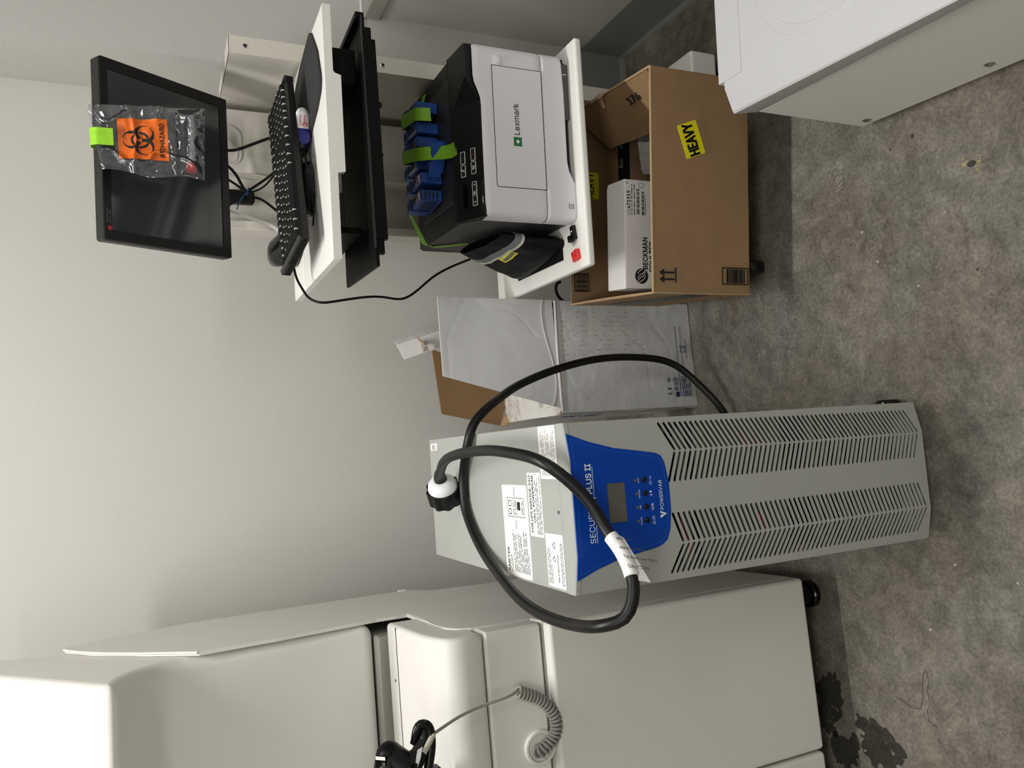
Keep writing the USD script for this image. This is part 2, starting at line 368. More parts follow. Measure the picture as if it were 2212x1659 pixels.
# ================================================================== THE SETTING
YB, YC, XC = 2.255, 2.011, 0.959          # back wall, front and side of the boxed-out pier
XR = 1.143                                 # low wall under the ledge
floor = struct('floor', bx(-2.4, 2.4, -2.3, 2.4, -.05, 0, 0), M['floor'], 'mottled grey polished concrete floor')
struct('ceiling', bx(-2.4, 2.4, -2.3, 2.4, 2.7, 2.75, 0), M['ceiling'])
struct('wall_back', bx(-2.4, XC + .02, YB, YB + .1, 0, 2.7, 0), M['wall'], 'pale warm grey painted back wall')
struct('wall_back_pier', bx(XC, 2.4, YC, YB + .1, 0, 2.7, 0), M['wall_side'], 'boxed-out pier of the back wall in the right corner')
struct('wall_right_low', bx(XR, XR + .12, -2.3, YC + .01, 0, .78, 0), M['wall'], 'low wall below the ledge on the right')
struct('wall_right', bx(2.3, 2.4, -2.3, 2.4, 0, 2.7, 0), M['wall'])
struct('wall_left', bx(-2.4, -2.3, -2.3, 2.4, 0, 2.7, 0), M['wall'])
struct('wall_front', bx(-2.4, 2.4, -2.4, -2.3, 0, 2.7, 0), M['wall'])
struct('trim_1', bx(XR - .012, 2.3, -2.3, YC - .0005, .782, .826, .003), M['ledge'], 'grey ledge top running along the right wall')
struct('trim_2', bx(XC + .03, 2.3, YC - .006, YC + .001, .8262, .834, .002), M['caulk'], 'white caulk line behind the ledge')
bprof = [(0, 0), (-.016, 0), (-.014, .006), (-.006, .016), (-.004, .03), (-.004, .152), (-.002, .156), (0, .156)]
b = ext(bprof, 'y', -2.3, YC); b.vertices[:, 0] += XR
struct('baseboard_right', b, M['base'], 'dark grey cove base along the low wall')
b = ext([(y, z) for y, z in bprof], 'x', XC + .002, XR - .004); b.vertices[:, 1] += YC
struct('baseboard_back', b, M['base'], 'grey cove base at the foot of the pier')
# marks in the concrete: flat, with shapes of their own
def crack(path, w): return LineString(path).buffer(w, 2)
def on_floor(poly, z=.0006): return ext(poly, 'z', .0, z)

# ================================================================== ANALYZER (large machine at the left)
A = thing('analyzer', 'large off-white laboratory analyzer with hooded top filling the left side', 'lab machine', (-.3647, 1.3116, 0), .0666)
XL = -1.25
part(A, 'cabinet', [bx(XL, -.004, .034, .66, .085, .74, .006), bx(XL, -.03, .30, .66, .74, .97, .004)], M['mach_dark'])
DL = -.357
for i, (x0, x1) in enumerate(((DL, 0), (2 * DL - .003, DL - .004), (XL, 2 * DL - .007))):
    part(A, 'door', rbx(x0 + (.001 if i else .001), x1, 0, .05, .1, .7225, .009), M['mach'])
part(A, 'band', bx(XL, -.001, .021, .2, .7295, .8415, .004), M['mach'])
def curve(pts, n=40): return [tuple(q) for q in spline(np.array(pts), n)]
led = [(.285, .846)] + curve([(.0255, .846), (.0160, .872), (.0150, .896), (.0220, .913), (.0435, .926), (.085, .9375), (.14, .9440), (.209, .949), (.276, .9535)], 44) + [(.284, .952), (.285, .94)]
part(A, 'work_surface', loft_profile(led, XL, -.001, .010), M['mach'], smooth=50)
front = [(.332, .975)] + curve([(.326, .985), (.3175, 1.073), (.304, 1.167), (.296, 1.25), (.289, 1.32), (.272, 1.372), (.240, 1.408), (.200, 1.427), (.172, 1.4325)], 56) + curve([(.172, 1.4325), (.150, 1.437), (.139, 1.446), (.141, 1.459), (.156, 1.472)], 14)[1:] + [(.403, 1.657), (.58, 1.81), (.66, 1.75), (.5654, 1.557), (.56, 1.40), (.55, .975)]
part(A, 'hood', loft_profile(front, XL, -.0065, .024, 7), M['mach'], smooth=50)
sp = [(.03, .11), (.034, .722), (.069, .727), (.069, .80), (.0742, .847), (.0893, .871), (.1167, .8843), (.3364, .8938), (.337, .96), (.318, 1.073), (.300, 1.167), (.285, 1.31), (.3643, 1.3975), (.4734, 1.4993), (.5654, 1.5566), (.598, 1.56), (.66, 1.43), (.693, 1.305), (.705, .944), (.707, .778), (.64, .74), (.616, .604), (.62, .11)]
part(A, 'side_panel', ext(Polygon(sp).buffer(-.003).buffer(.003, 4), 'x', -.0055, .0012), M['mach'])
rimpath = [(.0005, y, z) for y, z in ((.2855, 1.312), (.3643, 1.3985), (.4734, 1.5003), (.5654, 1.5576))]
part(A, 'rim', tube(rimpath, .0028, 8), M['mach'])
part(A, 'rim', tube([(.0008, .337, .894), (.0008, .2, .888), (.0008, .125, .8845), (.0008, .0915, .871), (.0008, .0755, .846)], .0011, 6), M['mach'], label='fine raised seam beside the work surface')
part(A, 'bracket', bx(.0, .004, .70, .712, .79, .81, .001), M['white_plastic'])
part(A, 'recess_screw', cyl((-.108, .245, .9500), (0, -.03, 1), .0028, .002, 14), M['void'])
part(A, 'seam', ext([(.2245, .9495), (.2258, .9495), (.2258, .9512), (.2245, .9511)], 'x', XL, -.003), M['dark_grey'])
part(A, 'cord_port', [lathe([(.0235, 0), (.0295, 0), (.031, .003), (.0295, .007), (.0255, .0075), (.0235, .004), (.0235, 0)], (-.2175, .021, .752), (0, -1, 0)), cyl((-.2175, .0205, .752), (0, -1, 0), .0235, .002)], M['mach'], label='round cover plate where the coiled cord enters')
for fx in (-.055, -.66):
    part(A, 'levelling_foot', [cyl((fx, .085, 0), (0, 0, 1), .03, .018, 24, .003), cyl((fx, .085, .018), (0, 0, 1), .022, .03, 24, .004), cyl((fx, .085, .04), (0, 0, 1), .012, .06)], M['black_gloss'])
part(A, 'caster', cyl((-.10, .14, .03), (1, 0, 0), .03, .025, 24, .003), M['black'])

# barcode scanner, its holder and its coiled cord
SH = thing('scanner_holder', 'black cup holder gripping the barcode scanner on the analyzer ledge', 'holder', (-.3647, 1.3116, 0), .0666)
def A2(p): return p
part(SH, 'cup', [tube([(-.140, -.046, 1.006), (-.122, -.050, 1.001), (-.111, -.052, .993), (-.113, -.052, .983), (-.128, -.052, .977), (-.165, -.056, .982), (-.23, -.050, .992)], [.005, .0065, .008, .008, .0075, .008, .009], 12),
                 tube([(-.116, -.046, .985), (-.126, -.024, .978), (-.17, -.012, .972), (-.24, -.008, .975)], .009, 10)], M['black_gloss'], smooth=50)
part(SH, 'mount', bx(-.26, -.20, -.012, .0195, .945, .975, .006), M['black'])
SC = thing('barcode_scanner', 'black handheld barcode scanner with printed rating label, in its holder', 'scanner', (-.3647, 1.3116, 0), .0666)
nodes = [((-.150, -.045, 1.045), .022), ((-.178, -.045, 1.05), .024), ((-.172, -.055, 1.02), .022), ((-.158, -.055, 1.002), .014), ((-.138, -.050, .988), .011), ((-.126, -.046, .985), .010), ((-.20, -.045, 1.02), .022)]
body = blob(nodes, [(0, 1), (0, 2), (1, 2), (2, 3), (3, 4), (4, 5), (1, 6), (2, 6)], 2)
part(SC, 'body', body, M['black'], smooth=60)
part(SC, 'trim_band', strip([(-.143, -.066, 1.000), (-.158, -.071, 1.006), (-.176, -.074, 1.016), (-.20, -.070, 1.032)], (.3, .1, -.9), .009, .002), M['white_plastic'], label='pale grey band along the grip')
lbl = part(SC, 'rating_label', place(rrect(-.013, .013, -.009, .009, .002), (-.1535, -.0605, 1.0625), (.93, -.25, .05), (.1, .55, .8), .0016), M['black_gloss'])
part(lbl, 'print', [place(sbox(.006, -.008, .012, .008), (-.1535, -.0611, 1.0637), (.93, -.25, .05), (.1, .55, .8), .0006), place(rows(-.012, .004, -.007, -.002, 2, 4), (-.1535, -.0611, 1.0637), (.93, -.25, .05), (.1, .55, .8), .0006)], M['white'])
ra, rb = np.array((-.152, -.062, .9945)), np.array((-.1285, -.056, .9725))
part(SC, 'strain_relief', [tube([ra, (ra + rb) / 2, rb], [.0062, .0056, .0042], 12)] + [torus(ra * (1 - t) + rb * t, rb - ra, .0060 - .0014 * t, .0008, 16, 6) for t in np.linspace(.05, .9, 9)], M['beige'], label='ribbed beige strain relief')
part(SC, 'cord', tube([rb, (-.1265, -.048, .958), (-.1215, -.030, .925), (-.1145, -.012, .860), (-.1065, -.004, .800), (-.105, .003, .793)], .0026, 8), M['scan_cord'])
cl = spline([(-.109, .006, .793), (-.118, .006, .775), (-.128, .006, .755), (-.146, .004, .735), (-.172, .003, .723), (-.197, .004, .727), (-.214, .006, .744), (-.222, .012, .757), (-.221, .019, .760)], 620)
def helix(c, R, turns):
    T = np.gradient(c, axis=0); T /= np.linalg.norm(T, axis=1, keepdims=True); N = np.array([0, 1.0, 0]); out = []
    for i, (p, t) in enumerate(zip(c, T)):
        N = N - t * (N @ t); N /= np.linalg.norm(N); B = np.cross(t, N); a = 2 * np.pi * turns * i / (len(c) - 1)
        out.append(p + R * (math.cos(a) * N + math.sin(a) * B))
    return np.array(out)
part(SC, 'coiled_cord', tube(helix(cl, .0092, 24), .0029, 7, smooth=False), M['scan_cord'], smooth=True)

# ================================================================== UPS
U = thing('ups_cabinet', 'tall grey UPS power unit with blue control panel and slanted vent slots', 'power unit', (-.1264, 1.0313, 0), .0291)
from manifold3d import Manifold
def mbox(x0, x1, y0, y1, z0, z1): return Manifold.cube((x1 - x0, y1 - y0, z1 - z0)).translate((x0, y0, z0))
def tm(m_):
    q = m_.to_mesh(); return trimesh.Trimesh(np.asarray(q.vert_properties)[:, :3], np.asarray(q.tri_verts), process=True)
part(U, 'body', tm(mbox(-.1265, .1265, .0285, .654, .055, .8055) - mbox(-.1245, .1245, .02, .12, .065, .70)), M['ups'])
part(U, 'lid', bx(-.1285, .1285, .0315, .655, .8058, .809, .0012), M['ups'])
def bend(mesh):
    v = mesh.vertices.copy(); v[:, 1] += -.005 + np.maximum(0, np.abs(v[:, 0]) - .073) / .0555 * .012; mesh.vertices = v; return mesh
slots = []
for k in range(54):
    dz = -.01046 * k
    for (xa, za, xb, zb) in ((.1182, .637, .0765, .6168), (.0697, .618, .0277, .6325), (-.0252, .631, -.0675, .616), (-.0748, .616, -.1160, .6355)):
        sx = 1 - .0010 * k * .9  # the rows lean in very slightly
        slots.append(LineString([(xa * sx, za + dz), (xb * sx, zb + dz)]).buffer(.0026, 3))
slots = unary_union(slots)
face = sbox(-.1285, .05, .1285, .7995)
pan = []
for lo, hi in ((-.1285, -.073), (-.073, .073), (.073, .1285)):
    pan.append(bend(ext(face.intersection(sbox(lo, 0, hi, 1)).difference(slots), 'y', 0, .0022)))
pan += [bend(bx(-.1285, -.1265, .002, .02, .05, .7995, 0)), bend(bx(.1265, .1285, .002, .02, .05, .7995, 0)), bend(bx(-.1285, .1285, .002, .02, .05, .053, 0))]
part(U, 'front_panel', pan, M['ups'], smooth=20)
bz = []
for lo, hi in ((-.1285, -.073), (-.073, .073), (.073, .1285)):
    f_ = lambda x: -.005 + max(0, abs(x) - .073) / .0555 * .012
    bz.append(hull([(lo, f_(lo) + .001, .7995), (hi, f_(hi) + .001, .7995), (lo, f_(lo), .801), (hi, f_(hi), .801), (lo, f_(lo) + .0005, .8075), (hi, f_(hi) + .0005, .8075), (lo, f_(lo) + .002, .809), (hi, f_(hi) + .002, .809), (lo, .0295, .809), (hi, .0295, .809), (lo, .0295, .7995), (hi, .0295, .7995)]))
part(U, 'bezel', bz, M['ups'], smooth=20)
bp = [(.1120, .8065), (.0980, .7726), (.0853, .7296), (.0760, .6730), (.0728, .6560), (.0680, .6460), (.0559, .6400), (.0262, .6352), (-.0173, .6352), (-.0480, .6400), (-.0625, .6465), (-.0690, .6560), (-.0722, .6660), (-.0814, .7309), (-.0940, .7740), (-.1070, .8065)]
def split3(p): return [p.intersection(sbox(lo, 0, hi, 1)) for lo, hi in ((-.2, -.073), (-.073, .073), (.073, .2))]
bpoly = Polygon(bp)
CPN = part(U, 'control_panel', [bend(ext(q, 'y', -.0016, .001)) for q in split3(bpoly) if not q.is_empty], M['blue'], label='blue control panel')
FY = -.0052
part(CPN, 'border_line', [bend(ext(q, 'y', -.0019, -.0010)) for q in split3(ring(bpoly.buffer(-.0055), .0005)) if not q.is_empty], M['blue_line'])
part(CPN, 'display', [ext(sbox(-.0272, .7172, .0323, .7478), 'y', FY - .0022, FY)], M['lcd'], label='grey display window')
for i, bx_ in enumerate((.0331, .0123, -.0085, -.0293)):
    part(CPN, 'button', lathe([(0, .0032), (.003, .003), (.0042, .0018), (.0044, 0), (0, 0)], (bx_, FY - .0016, .681), (0, -1, 0), 18), M['black_gloss'])
    part(CPN, 'indicator', lathe([(0, .0018), (.0016, .0014), (.0024, .001), (.0027, 0), (0, 0)], (bx_, FY - .0016, .697), (0, -1, 0), 14), M['lcd'])
    s_ = ('FAULT', 'BATTERY', 'LINE', 'BYPASS')[i]
    part(CPN, 'lettering', txt(s_, .0022, (bx_, FY - .0016, .6905), depth=.0003, center=True), M['white'])
PY = FY - .0016
part(CPN, 'lettering', [txt('SECURITY', .0095, (-.0545, PY, .7745), depth=.0004, squeeze=1.02), txt('PLUS II', .0095, (.0185, PY, .7745), depth=.0004, bold=True, squeeze=.95),
                        place(sbox(-.055, .7715, .006, .7722), (0, PY, 0), (1, 0, 0), (0, 0, 1)), place(sbox(.016, .7715, .06, .7722), (0, PY, 0), (1, 0, 0), (0, 0, 1)), place(sbox(.0125, .768, .0133, .786).union(sbox(.0095, .7715, .0165, .7722)), (0, PY, 0), (1, 0, 0), (0, 0, 1))], M['white'])
part(CPN, 'lettering', [txt('POWERVAR', .0062, (-.0165, PY, .6488), depth=.0004, squeeze=.98)], M['white'])
bolt = Polygon([(-.0235, .6445), (-.0205, .6562), (-.0175, .6562), (-.0222, .6445)]).union(Polygon([(-.0285, .6562), (-.0245, .6562), (-.0225, .6485), (-.0232, .6455)])).union(Polygon([(-.0275, .6535), (-.0205, .6535), (-.0205, .6528), (-.0275, .6528)]))
part(CPN, 'emblem', place(bolt, (0, PY, 0), (1, 0, 0), (0, 0, 1)), M['white'])
sym = [place(ring(Point(.027, .6695).buffer(.0024), .0005), (0, PY, 0), (1, 0, 0), (0, 0, 1)), txt('/ ok', .003, (.0305, PY, .668), depth=.0003),
       place(Polygon([(.0115, .672), (.016, .672), (.0137, .668)]), (0, PY, 0), (1, 0, 0), (0, 0, 1)), place(Polygon([(.0062, .6690), (.0075, .6690), (.0095, .672), (.0095, .667), (.0075, .6702), (.0062, .6702)]), (0, PY, 0), (1, 0, 0), (0, 0, 1)),
       place(Polygon([(-.0085, .668), (-.0042, .668), (-.0063, .672)]), (0, PY, 0), (1, 0, 0), (0, 0, 1)), place(ring(sbox(-.0145, .6675, -.0105, .671), .0005), (0, PY, 0), (1, 0, 0), (0, 0, 1)),
       place(ring(Point(-.034, .6685).buffer(.0024), .0006), (0, PY, 0), (1, 0, 0), (0, 0, 1)), txt('/', .004, (-.0305, PY, .6665), depth=.0003), place(ring(sbox(-.028, .667, -.024, .671), .0005), (0, PY, 0), (1, 0, 0), (0, 0, 1)), txt('/', .004, (-.0105, PY, .6675), depth=.0003)]
part(CPN, 'symbols', sym, M['white'])
# what shows through the slots
rng = random.Random(5)
part(U, 'shade_plate', bx(-.1244, .1244, .1185, .1197, .0655, .6995, 0), M['void'])  # near-black plate added to paint the shade behind the slots
part(U, 'battery_bay', bx(-.1235, .1235, .06, .115, .335, .52, .002), M['ups_in'])
for i in range(7):
    part(U, 'inner_plate', bx(-.118 + .006 * (i % 2), .118, .036 + .004 * (i % 3), .055, .075 + .034 * i, .083 + .034 * i, .001), M['ups_in'])
for i in range(3):
    part(U, 'inner_plate', bx(-.11, .112, .03, .034, .53 + .04 * i, .553 + .04 * i, .001), M['ups_in'])
for w_ in ([(.095, .03, .45), (.07, .034, .43), (.08, .03, .41)], [(-.03, .03, .60), (-.07, .03, .585), (-.1, .034, .57)], [(-.045, .03, .43), (-.06, .031, .42), (-.08, .03, .415)]): part(U, 'inner_wire', tube(w_, .0035, 8), M['ups_red'], label='red wire behind the slots')
# labels on the lid
LZ = .809
def lid_label(x0, x1, y0, y1, r=.002): return part(U, 'label', place(rrect(x0, x1, y0, y1, r), (0, 0, LZ), (1, 0, 0), (0, 1, 0), .0003), M['paper'])
lz = (0, 0, LZ + .0003)
def lp(poly): return place(poly, lz, (1, 0, 0), (0, 1, 0), .0002)
def lt(s, h, x, y, **k): return txt(s, h, (x, y, LZ + .0003), (1, 0, 0), (0, 1, 0), depth=.0002, **k)
l1 = lid_label(-.1245, .0330, .1515, .2560, .004)
part(l1, 'print', [lt('AMETEK', .0075, -.1175, .240, bold=True), lp(rows(-.1175, -.085, .226, .237, 3, 1)), lp(rows(-.116, -.045, .158, .222, 12, 2)),
                   lp(ring(sbox(-.022, .166, .011, .235), .0008)), lp(sbox(-.010, .182, .004, .194)), lp(rows(-.019, .009, .197, .212, 3, 3)), lp(ring(rrect(-.018, -.008, .218, .230, .002), .0012)), lp(ring(rrect(-.004, .006, .218, .230, .002), .0012)), lp(rows(-.018, .008, .169, .178, 2, 8)), lp(rows(.014, .030, .200, .206, 2, 6)), lp(rows(-.042, -.026, .200, .206, 2, 7))], M['ink'])
l2 = lid_label(-.0500, .0540, .0965, .1468)
part(l2, 'print', [lt('FOR UPS SERVICE: 24/7', .0072, -.044, .1345, bold=True, squeeze=.82), lt('CALL POWERVAR', .0068, -.028, .1238, bold=True, squeeze=.98), lp(rows(-.046, .05, .099, .1205, 5, 9))], M['ink'])
l3 = lid_label(.0440, .1275, .0335, .0930)
part(l3, 'print', [lp(rows(.049, .122, .038, .087, 11, 10, .22))], M['grey_ink'])
l4 = lid_label(-.1240, -.0415, .0335, .0930)
part(l4, 'print', [lp(rows(-.119, -.05, .036, .046, 3, 11)), lp(rows(-.119, -.06, .074, .09, 4, 12, .25)), lp(ring(Polygon([(-.065, .062), (-.053, .062), (-.059, .072)]), .0008)), lp(ring(Polygon([(-.085, .064), (-.075, .064), (-.080, .073)]), .0008)), lt('Risk of Electric Shock', .003, -.115, .0535, bold=True)], M['ink'])
l5 = lid_label(.1035, .1190, .602, .646, .001)
part(l5, 'print', [lp(rows(.105, .1175, .612, .636, 3, 13))], M['ink'])
part(U, 'screw', [cyl((-.007, .0406, LZ), (0, 0, 1), .0028, .0008, 14)], M['ups_in'])
for yy, sx in ((.15, 1), (.43, 1), (.52, 1), (.6, -1)):
    part(U, 'screw', [cyl((sx * .1265, yy, .797), (sx, 0, 0), .0045, .003, 14, .001)], M['steel'])
for sx in (1, -1):
    for yy in (.085, .57):
        part(U, 'caster', [cyl((sx * .112 + .012 - (.024 if sx > 0 else 0) + (.018 if sx > 0 else 0), yy, .024), (1, 0, 0), .024, .02, 24, .004), bx(sx * .11 - .018, sx * .11 + .018, yy - .02, yy + .02, .044, .056, .002)], M['black_gloss'])

# power cord of the UPS
PC = thing('power_cord', 'thick black power cord looping over the grey UPS with a locking plug', 'power cord', (0, 0, 0))
cpts = [(-.02, 1.60, .03), (.03, 1.61, .055), (.082, 1.64, .085), (.137, 1.67, .135), (.159, 1.68, .23), (.144, 1.62, .448), (.119, 1.58, .557), (.085, 1.53, .663), (.058, 1.47, .730), (.029, 1.418, .789), (.003, 1.404, .815), (-.019, 1.405, .8225), (-.055, 1.432, .8215), (-.101, 1.456, .8195), (-.146, 1.453, .820), (-.189, 1.421, .820), (-.226, 1.365, .822), (-.258, 1.26, .832), (-.284, 1.17, .834), (-.296, 1.09, .825), (-.293, 1.01, .816), (-.282, .955, .806), (-.27, .935, .787), (-.25, .93, .777), (-.229, .935, .770), (-.209, .945, .768), (-.188, .96, .769), (-.161, .985, .775), (-.123, 1.0, .79), (-.087, 1.012, .816), (-.058, 1.03, .845), (-.042, 1.091, .862), (-.036, 1.167, .870), (-.037, 1.245, .875), (-.042, 1.31, .881), (-.052, 1.37, .882), (-.072, 1.43, .873), (-.086, 1.456, .867)]
part(PC, 'cable', tube(cpts, .0091, 14, 190), M['cable'], smooth=True)
pax = np.array([.76, -.54, .36]); pax /= np.linalg.norm(pax); pb = np.array([-.136, 1.500, .8415])
ribs = trimesh.creation.extrude_polygon(Polygon([((.0335 + .0018 * math.cos(a * 9)) * math.cos(a), (.0335 + .0018 * math.cos(a * 9)) * math.sin(a)) for a in np.linspace(0, 2 * np.pi, 108, endpoint=False)]), .034, engine='earcut')
part(PC, 'plug_ring', align(ribs, pb, pax), M['black'], label='ribbed black locking ring of the plug')
part(PC, 'plug_cap', lathe([(0, .054), (.014, .054), (.022, .051), (.028, .044), (.030, .036), (.030, .03), (0, .03)], pb, pax, 30), M['white_plastic'], smooth=50, label='white plug cap with moulded marks')
part(PC, 'cord_grip', tube([pb + pax * .046, pb + pax * .060, (-.080, 1.446, .870)], [.014, .012, .0094], 14), M['cable'], smooth=True)
part(PC, 'plug_print', [txt(s_, .0035, pb + pax * .0505 + u_ * dv - r_ * .009, r_, u_, .0016) for r_ in (np.cross([0, 0, 1.0], pax) / np.linalg.norm(np.cross([0, 0, 1.0], pax)),) for u_ in (np.cross(pax, r_),) for s_, dv in (('20A', .013), ('L6-20P', -.018))], M['grey_ink'])
sleeve = [(-.166, .981, .774), (-.188, .96, .769), (-.209, .945, .768), (-.218, .9395, .769)]
tg = part(PC, 'warning_tag', [tube(sleeve, .0108, 14, 14), quad([(-.160, .978, .770), (-.222, .9305, .766), (-.2265, .925, .748), (-.168, .968, .760)], .0006, 8, 4, .0006, 60, 3)], M['paper'], label='white warning tag wrapped round the cord')
tr_, tu_ = np.array([.062, .047, .004]), np.array([-.1, -.35, .93])
part(tg, 'print', [txt(s_, .0045, np.array((-.1915, .9455, .7755)) + o_, (-.15, -.65, -.75), (.8, .58, .0), .0008) for s_, o_ in (('To Reduce the r', np.array([.0, .0, .0])), ('connect the', np.array([.012, .009, 0])), ('with this', np.array([.024, .018, 0])), ('CAUTION', np.array([-.012, -.009, 0])))], M['ink'])

# ================================================================== GREY CARTON behind the UPS
C = thing('grey_carton', 'open grey corrugated carton with a tall raised front flap, beside the UPS', 'carton', (.1747, 1.7685, 0), .0414)
hw = .146
part(C, 'front_wall', quad([(-hw, 0, .001), (hw - .005, 0, .003), (hw, 0, .421), (-hw, 0, .424)], .005, 60, 80, .0012, 14, 2, .0008), M['carton_dirty'], smooth=60)
part(C, 'back_wall', quad([(hw, .30, .001), (-hw, .30, .001), (-hw, .30, .422), (hw, .30, .422)], .005, 6, 6), M['kraft_in'])
part(C, 'side_wall', quad([(-hw, .298, .001), (-hw, .002, .001), (-hw, .002, .424), (-hw, .298, .421)], .005, 24, 30, .004, 10, 5, .002), M['carton_dirty'], smooth=60)
part(C, 'side_wall', quad([(hw, .002, .003), (hw, .298, .003), (hw, .298, .421), (hw, .002, .421)], .005, 10, 10, .002, 10, 6), M['carton_dirty'], smooth=60)
part(C, 'bottom', bx(-hw + .003, hw - .006, .003, .297, .0005, .004, 0), M['kraft_in'])
part(C, 'front_flap', quad([(-.1335, -.001, .428), (.1475, -.001, .431), (.153, .004, .740), (-.0414, .004, .739)], .0045, 60, 70, .0010, 11, 11, .0006), M['carton'], smooth=60)
part(C, 'flap_crease', [tube([(-.142, -.003, .4255), (0, -.0042, .427), (.146, -.003, .4225)], .0035, 8), tube([(-.128, -.0045, .452), (.0, -.004, .446), (.04, -.004, .4555), (.147, -.004, .4585)], .0012, 6)], M['carton'], label='pale crushed fold along the hinge')
part(C, 'back_flap', quad([(-.156, .285, .478), (-.03, .288, .43), (.068, .283, .668), (-.114, .282, .653)], .004, 12, 12, .002, 9, 8), M['kraft_in'], smooth=60, label='brown inside of the raised back flap')
part(C, 'torn_edge', quad([(-.145, .0, .424), (-.139, .055, .420), (-.150, .06, .440), (-.149, .004, .431)], .003, 10, 6, .005, 60, 4), M['kraft_edge'], smooth=60)
part(C, 'torn_edge', quad([(hw, .02, .42), (hw + .004, .11, .425), (hw + .003, .105, .448), (hw + .002, .03, .432)], .003, 10, 6, .004, 60, 7), M['kraft_edge'], smooth=60)
part(C, 'torn_edge', quad([(-.157, .285, .478), (-.10, .285, .44), (-.118, .268, .436), (-.158, .272, .462)], .003, 10, 6, .004, 60, 5), M['kraft_edge'], smooth=60)
prt = []
FY_ = -.0062
def cp(poly): return place(poly, (0, FY_, 0), (1, 0, 0), (0, 0, 1), .0012)
ce = ring(Point(-.106, .0925).buffer(.006), .0018).difference(sbox(-.106, .08, -.09, .105)).union(ring(Point(-.0925, .0925).buffer(.006), .0018).difference(sbox(-.0925, .08, -.08, .105))).union(sbox(-.098, .0917, -.0925, .0933))
part(C, 'print', [cp(ce), cp(ring(rrect(-.0765, -.066, .088, .096, .001), .0008)), cp(rows(-.0755, -.067, .0895, .0945, 1, 2)),
                  cp(Polygon([(-.1185, .061), (-.105, .061), (-.105, .0735), (-.108, .069), (-.1115, .0735), (-.1115, .069), (-.115, .0735), (-.1185, .071)])), cp(rows(-.102, -.060, .061, .0755, 3, 21)), cp(rows(-.1185, -.055, .020, .050, 5, 22)),
                  cp(sbox(-.115, .0555, .0760, .0564)), cp(ring(Polygon([(.004, .031), (.004, .046), (.013, .0435), (.0225, .046), (.0225, .031), (.013, .0285)]), .0008)), txt('i', .009, (.0155, FY_, .033), depth=.0012, bold=True), cp(rows(-.012, .042, .0235, .027, 1, 23))], M['navy_ink'])
scuf = []
rng = random.Random(12)
for k in range(11):
    z_ = .415
    while z_ > .16:
        l_ = rng.uniform(.004, .022); scuf.append(sbox(.115 - .0125 * k, z_ - l_, .1155 - .0125 * k, z_)); z_ -= l_ + rng.uniform(.004, .05)
part(C, 'scuff_marks', cp(unary_union(scuf)), M['grey_ink'], kind='stuff')
sidex = -hw - .0062
arr = [Polygon([(.03, .36), (.03, .375), (.018, .375), (.04, .40), (.062, .375), (.05, .375), (.05, .36)]).union(sbox(.015, .352, .065, .355))]
part(C, 'print', [place(arr[0].difference(arr[0].buffer(-.0018)), (sidex, .10, 0), (0, -1, 0), (0, 0, 1), .001), place(rows(.0, .06, .28, .33, 3, 31), (sidex, .10, 0), (0, -1, 0), (0, 0, 1), .001)], M['navy_ink'])
st = thing('cardboard_tab', 'white torn cardboard strip poking up behind the grey carton flap', 'cardboard strip', (.1747, 1.7685, 0), .0414)
part(st, 'strip', quad([(.075, .292, .640), (.1225, .292, .635), (.0835, .296, .764), (.042, .296, .744)], .004, 12, 8, .0012, 20, 3), M['paper'], smooth=60)
part(st, 'folded_tab', quad([(.075, .289, .682), (.092, .286, .70), (.0985, .262, .715), (.083, .262, .695)], .003, 6, 6, .001, 30), M['kraft_edge'])
part(st, 'torn_lining', quad([(.083, .296, .762), (.116, .296, .66), (.123, .30, .664), (.092, .30, .772)], .002, 12, 5, .003, 60, 6), M['carton'], smooth=60)
single('tape_scrap', 'clear crumpled tape hanging from the white cardboard strip', 'tape scrap', align(quad([(-.012, 0, 0), (.012, 0, 0), (.014, .002, -.045), (-.006, .004, -.04)], .0006, 12, 12, .006, 55, 8, .003), (.2335, 2.05, .700), (0, 0, 1)), M['bubble'], smooth=60)
bw = thing('bubble_wrap', 'clear bubble wrap bulging from the open top of the grey carton', 'bubble wrap', (.1747, 1.7685, 0), .0414)
def wrap(u, v):
    x = -.1505 + .286 * u; y = .006 + .285 * v; z = .426 + .045 * np.sin(np.pi * v) * (.55 + .45 * np.sin(np.pi * u)) + .026 * v
    P = np.stack([x, y, z], 1); P[:, 2] += .018 * (meshkit.fbm(P * 34, 3, 4) - .5) + .006 * (meshkit.noise(P * 105, 8) - .5); return P
part(bw, 'film', sheet(wrap, 46, 46, .0015), M['bubble'], smooth=60)
wp = lambda x, y: wrap(np.array([(x + .1505) / .286]), np.array([(y - .006) / .285]))[0] + np.array([0, 0, .004])
part(bw, 'print', [txt(s_, .008, wp(x, y), (1, 0, 0), (0, .6, .8), .0006) for s_, x, y in (('CE', -.125, .06), ('“', -.130, .03), ('-----', -.10, .10), ('-----', -.13, .15), ('----', -.08, .17))], M['grey_ink'])

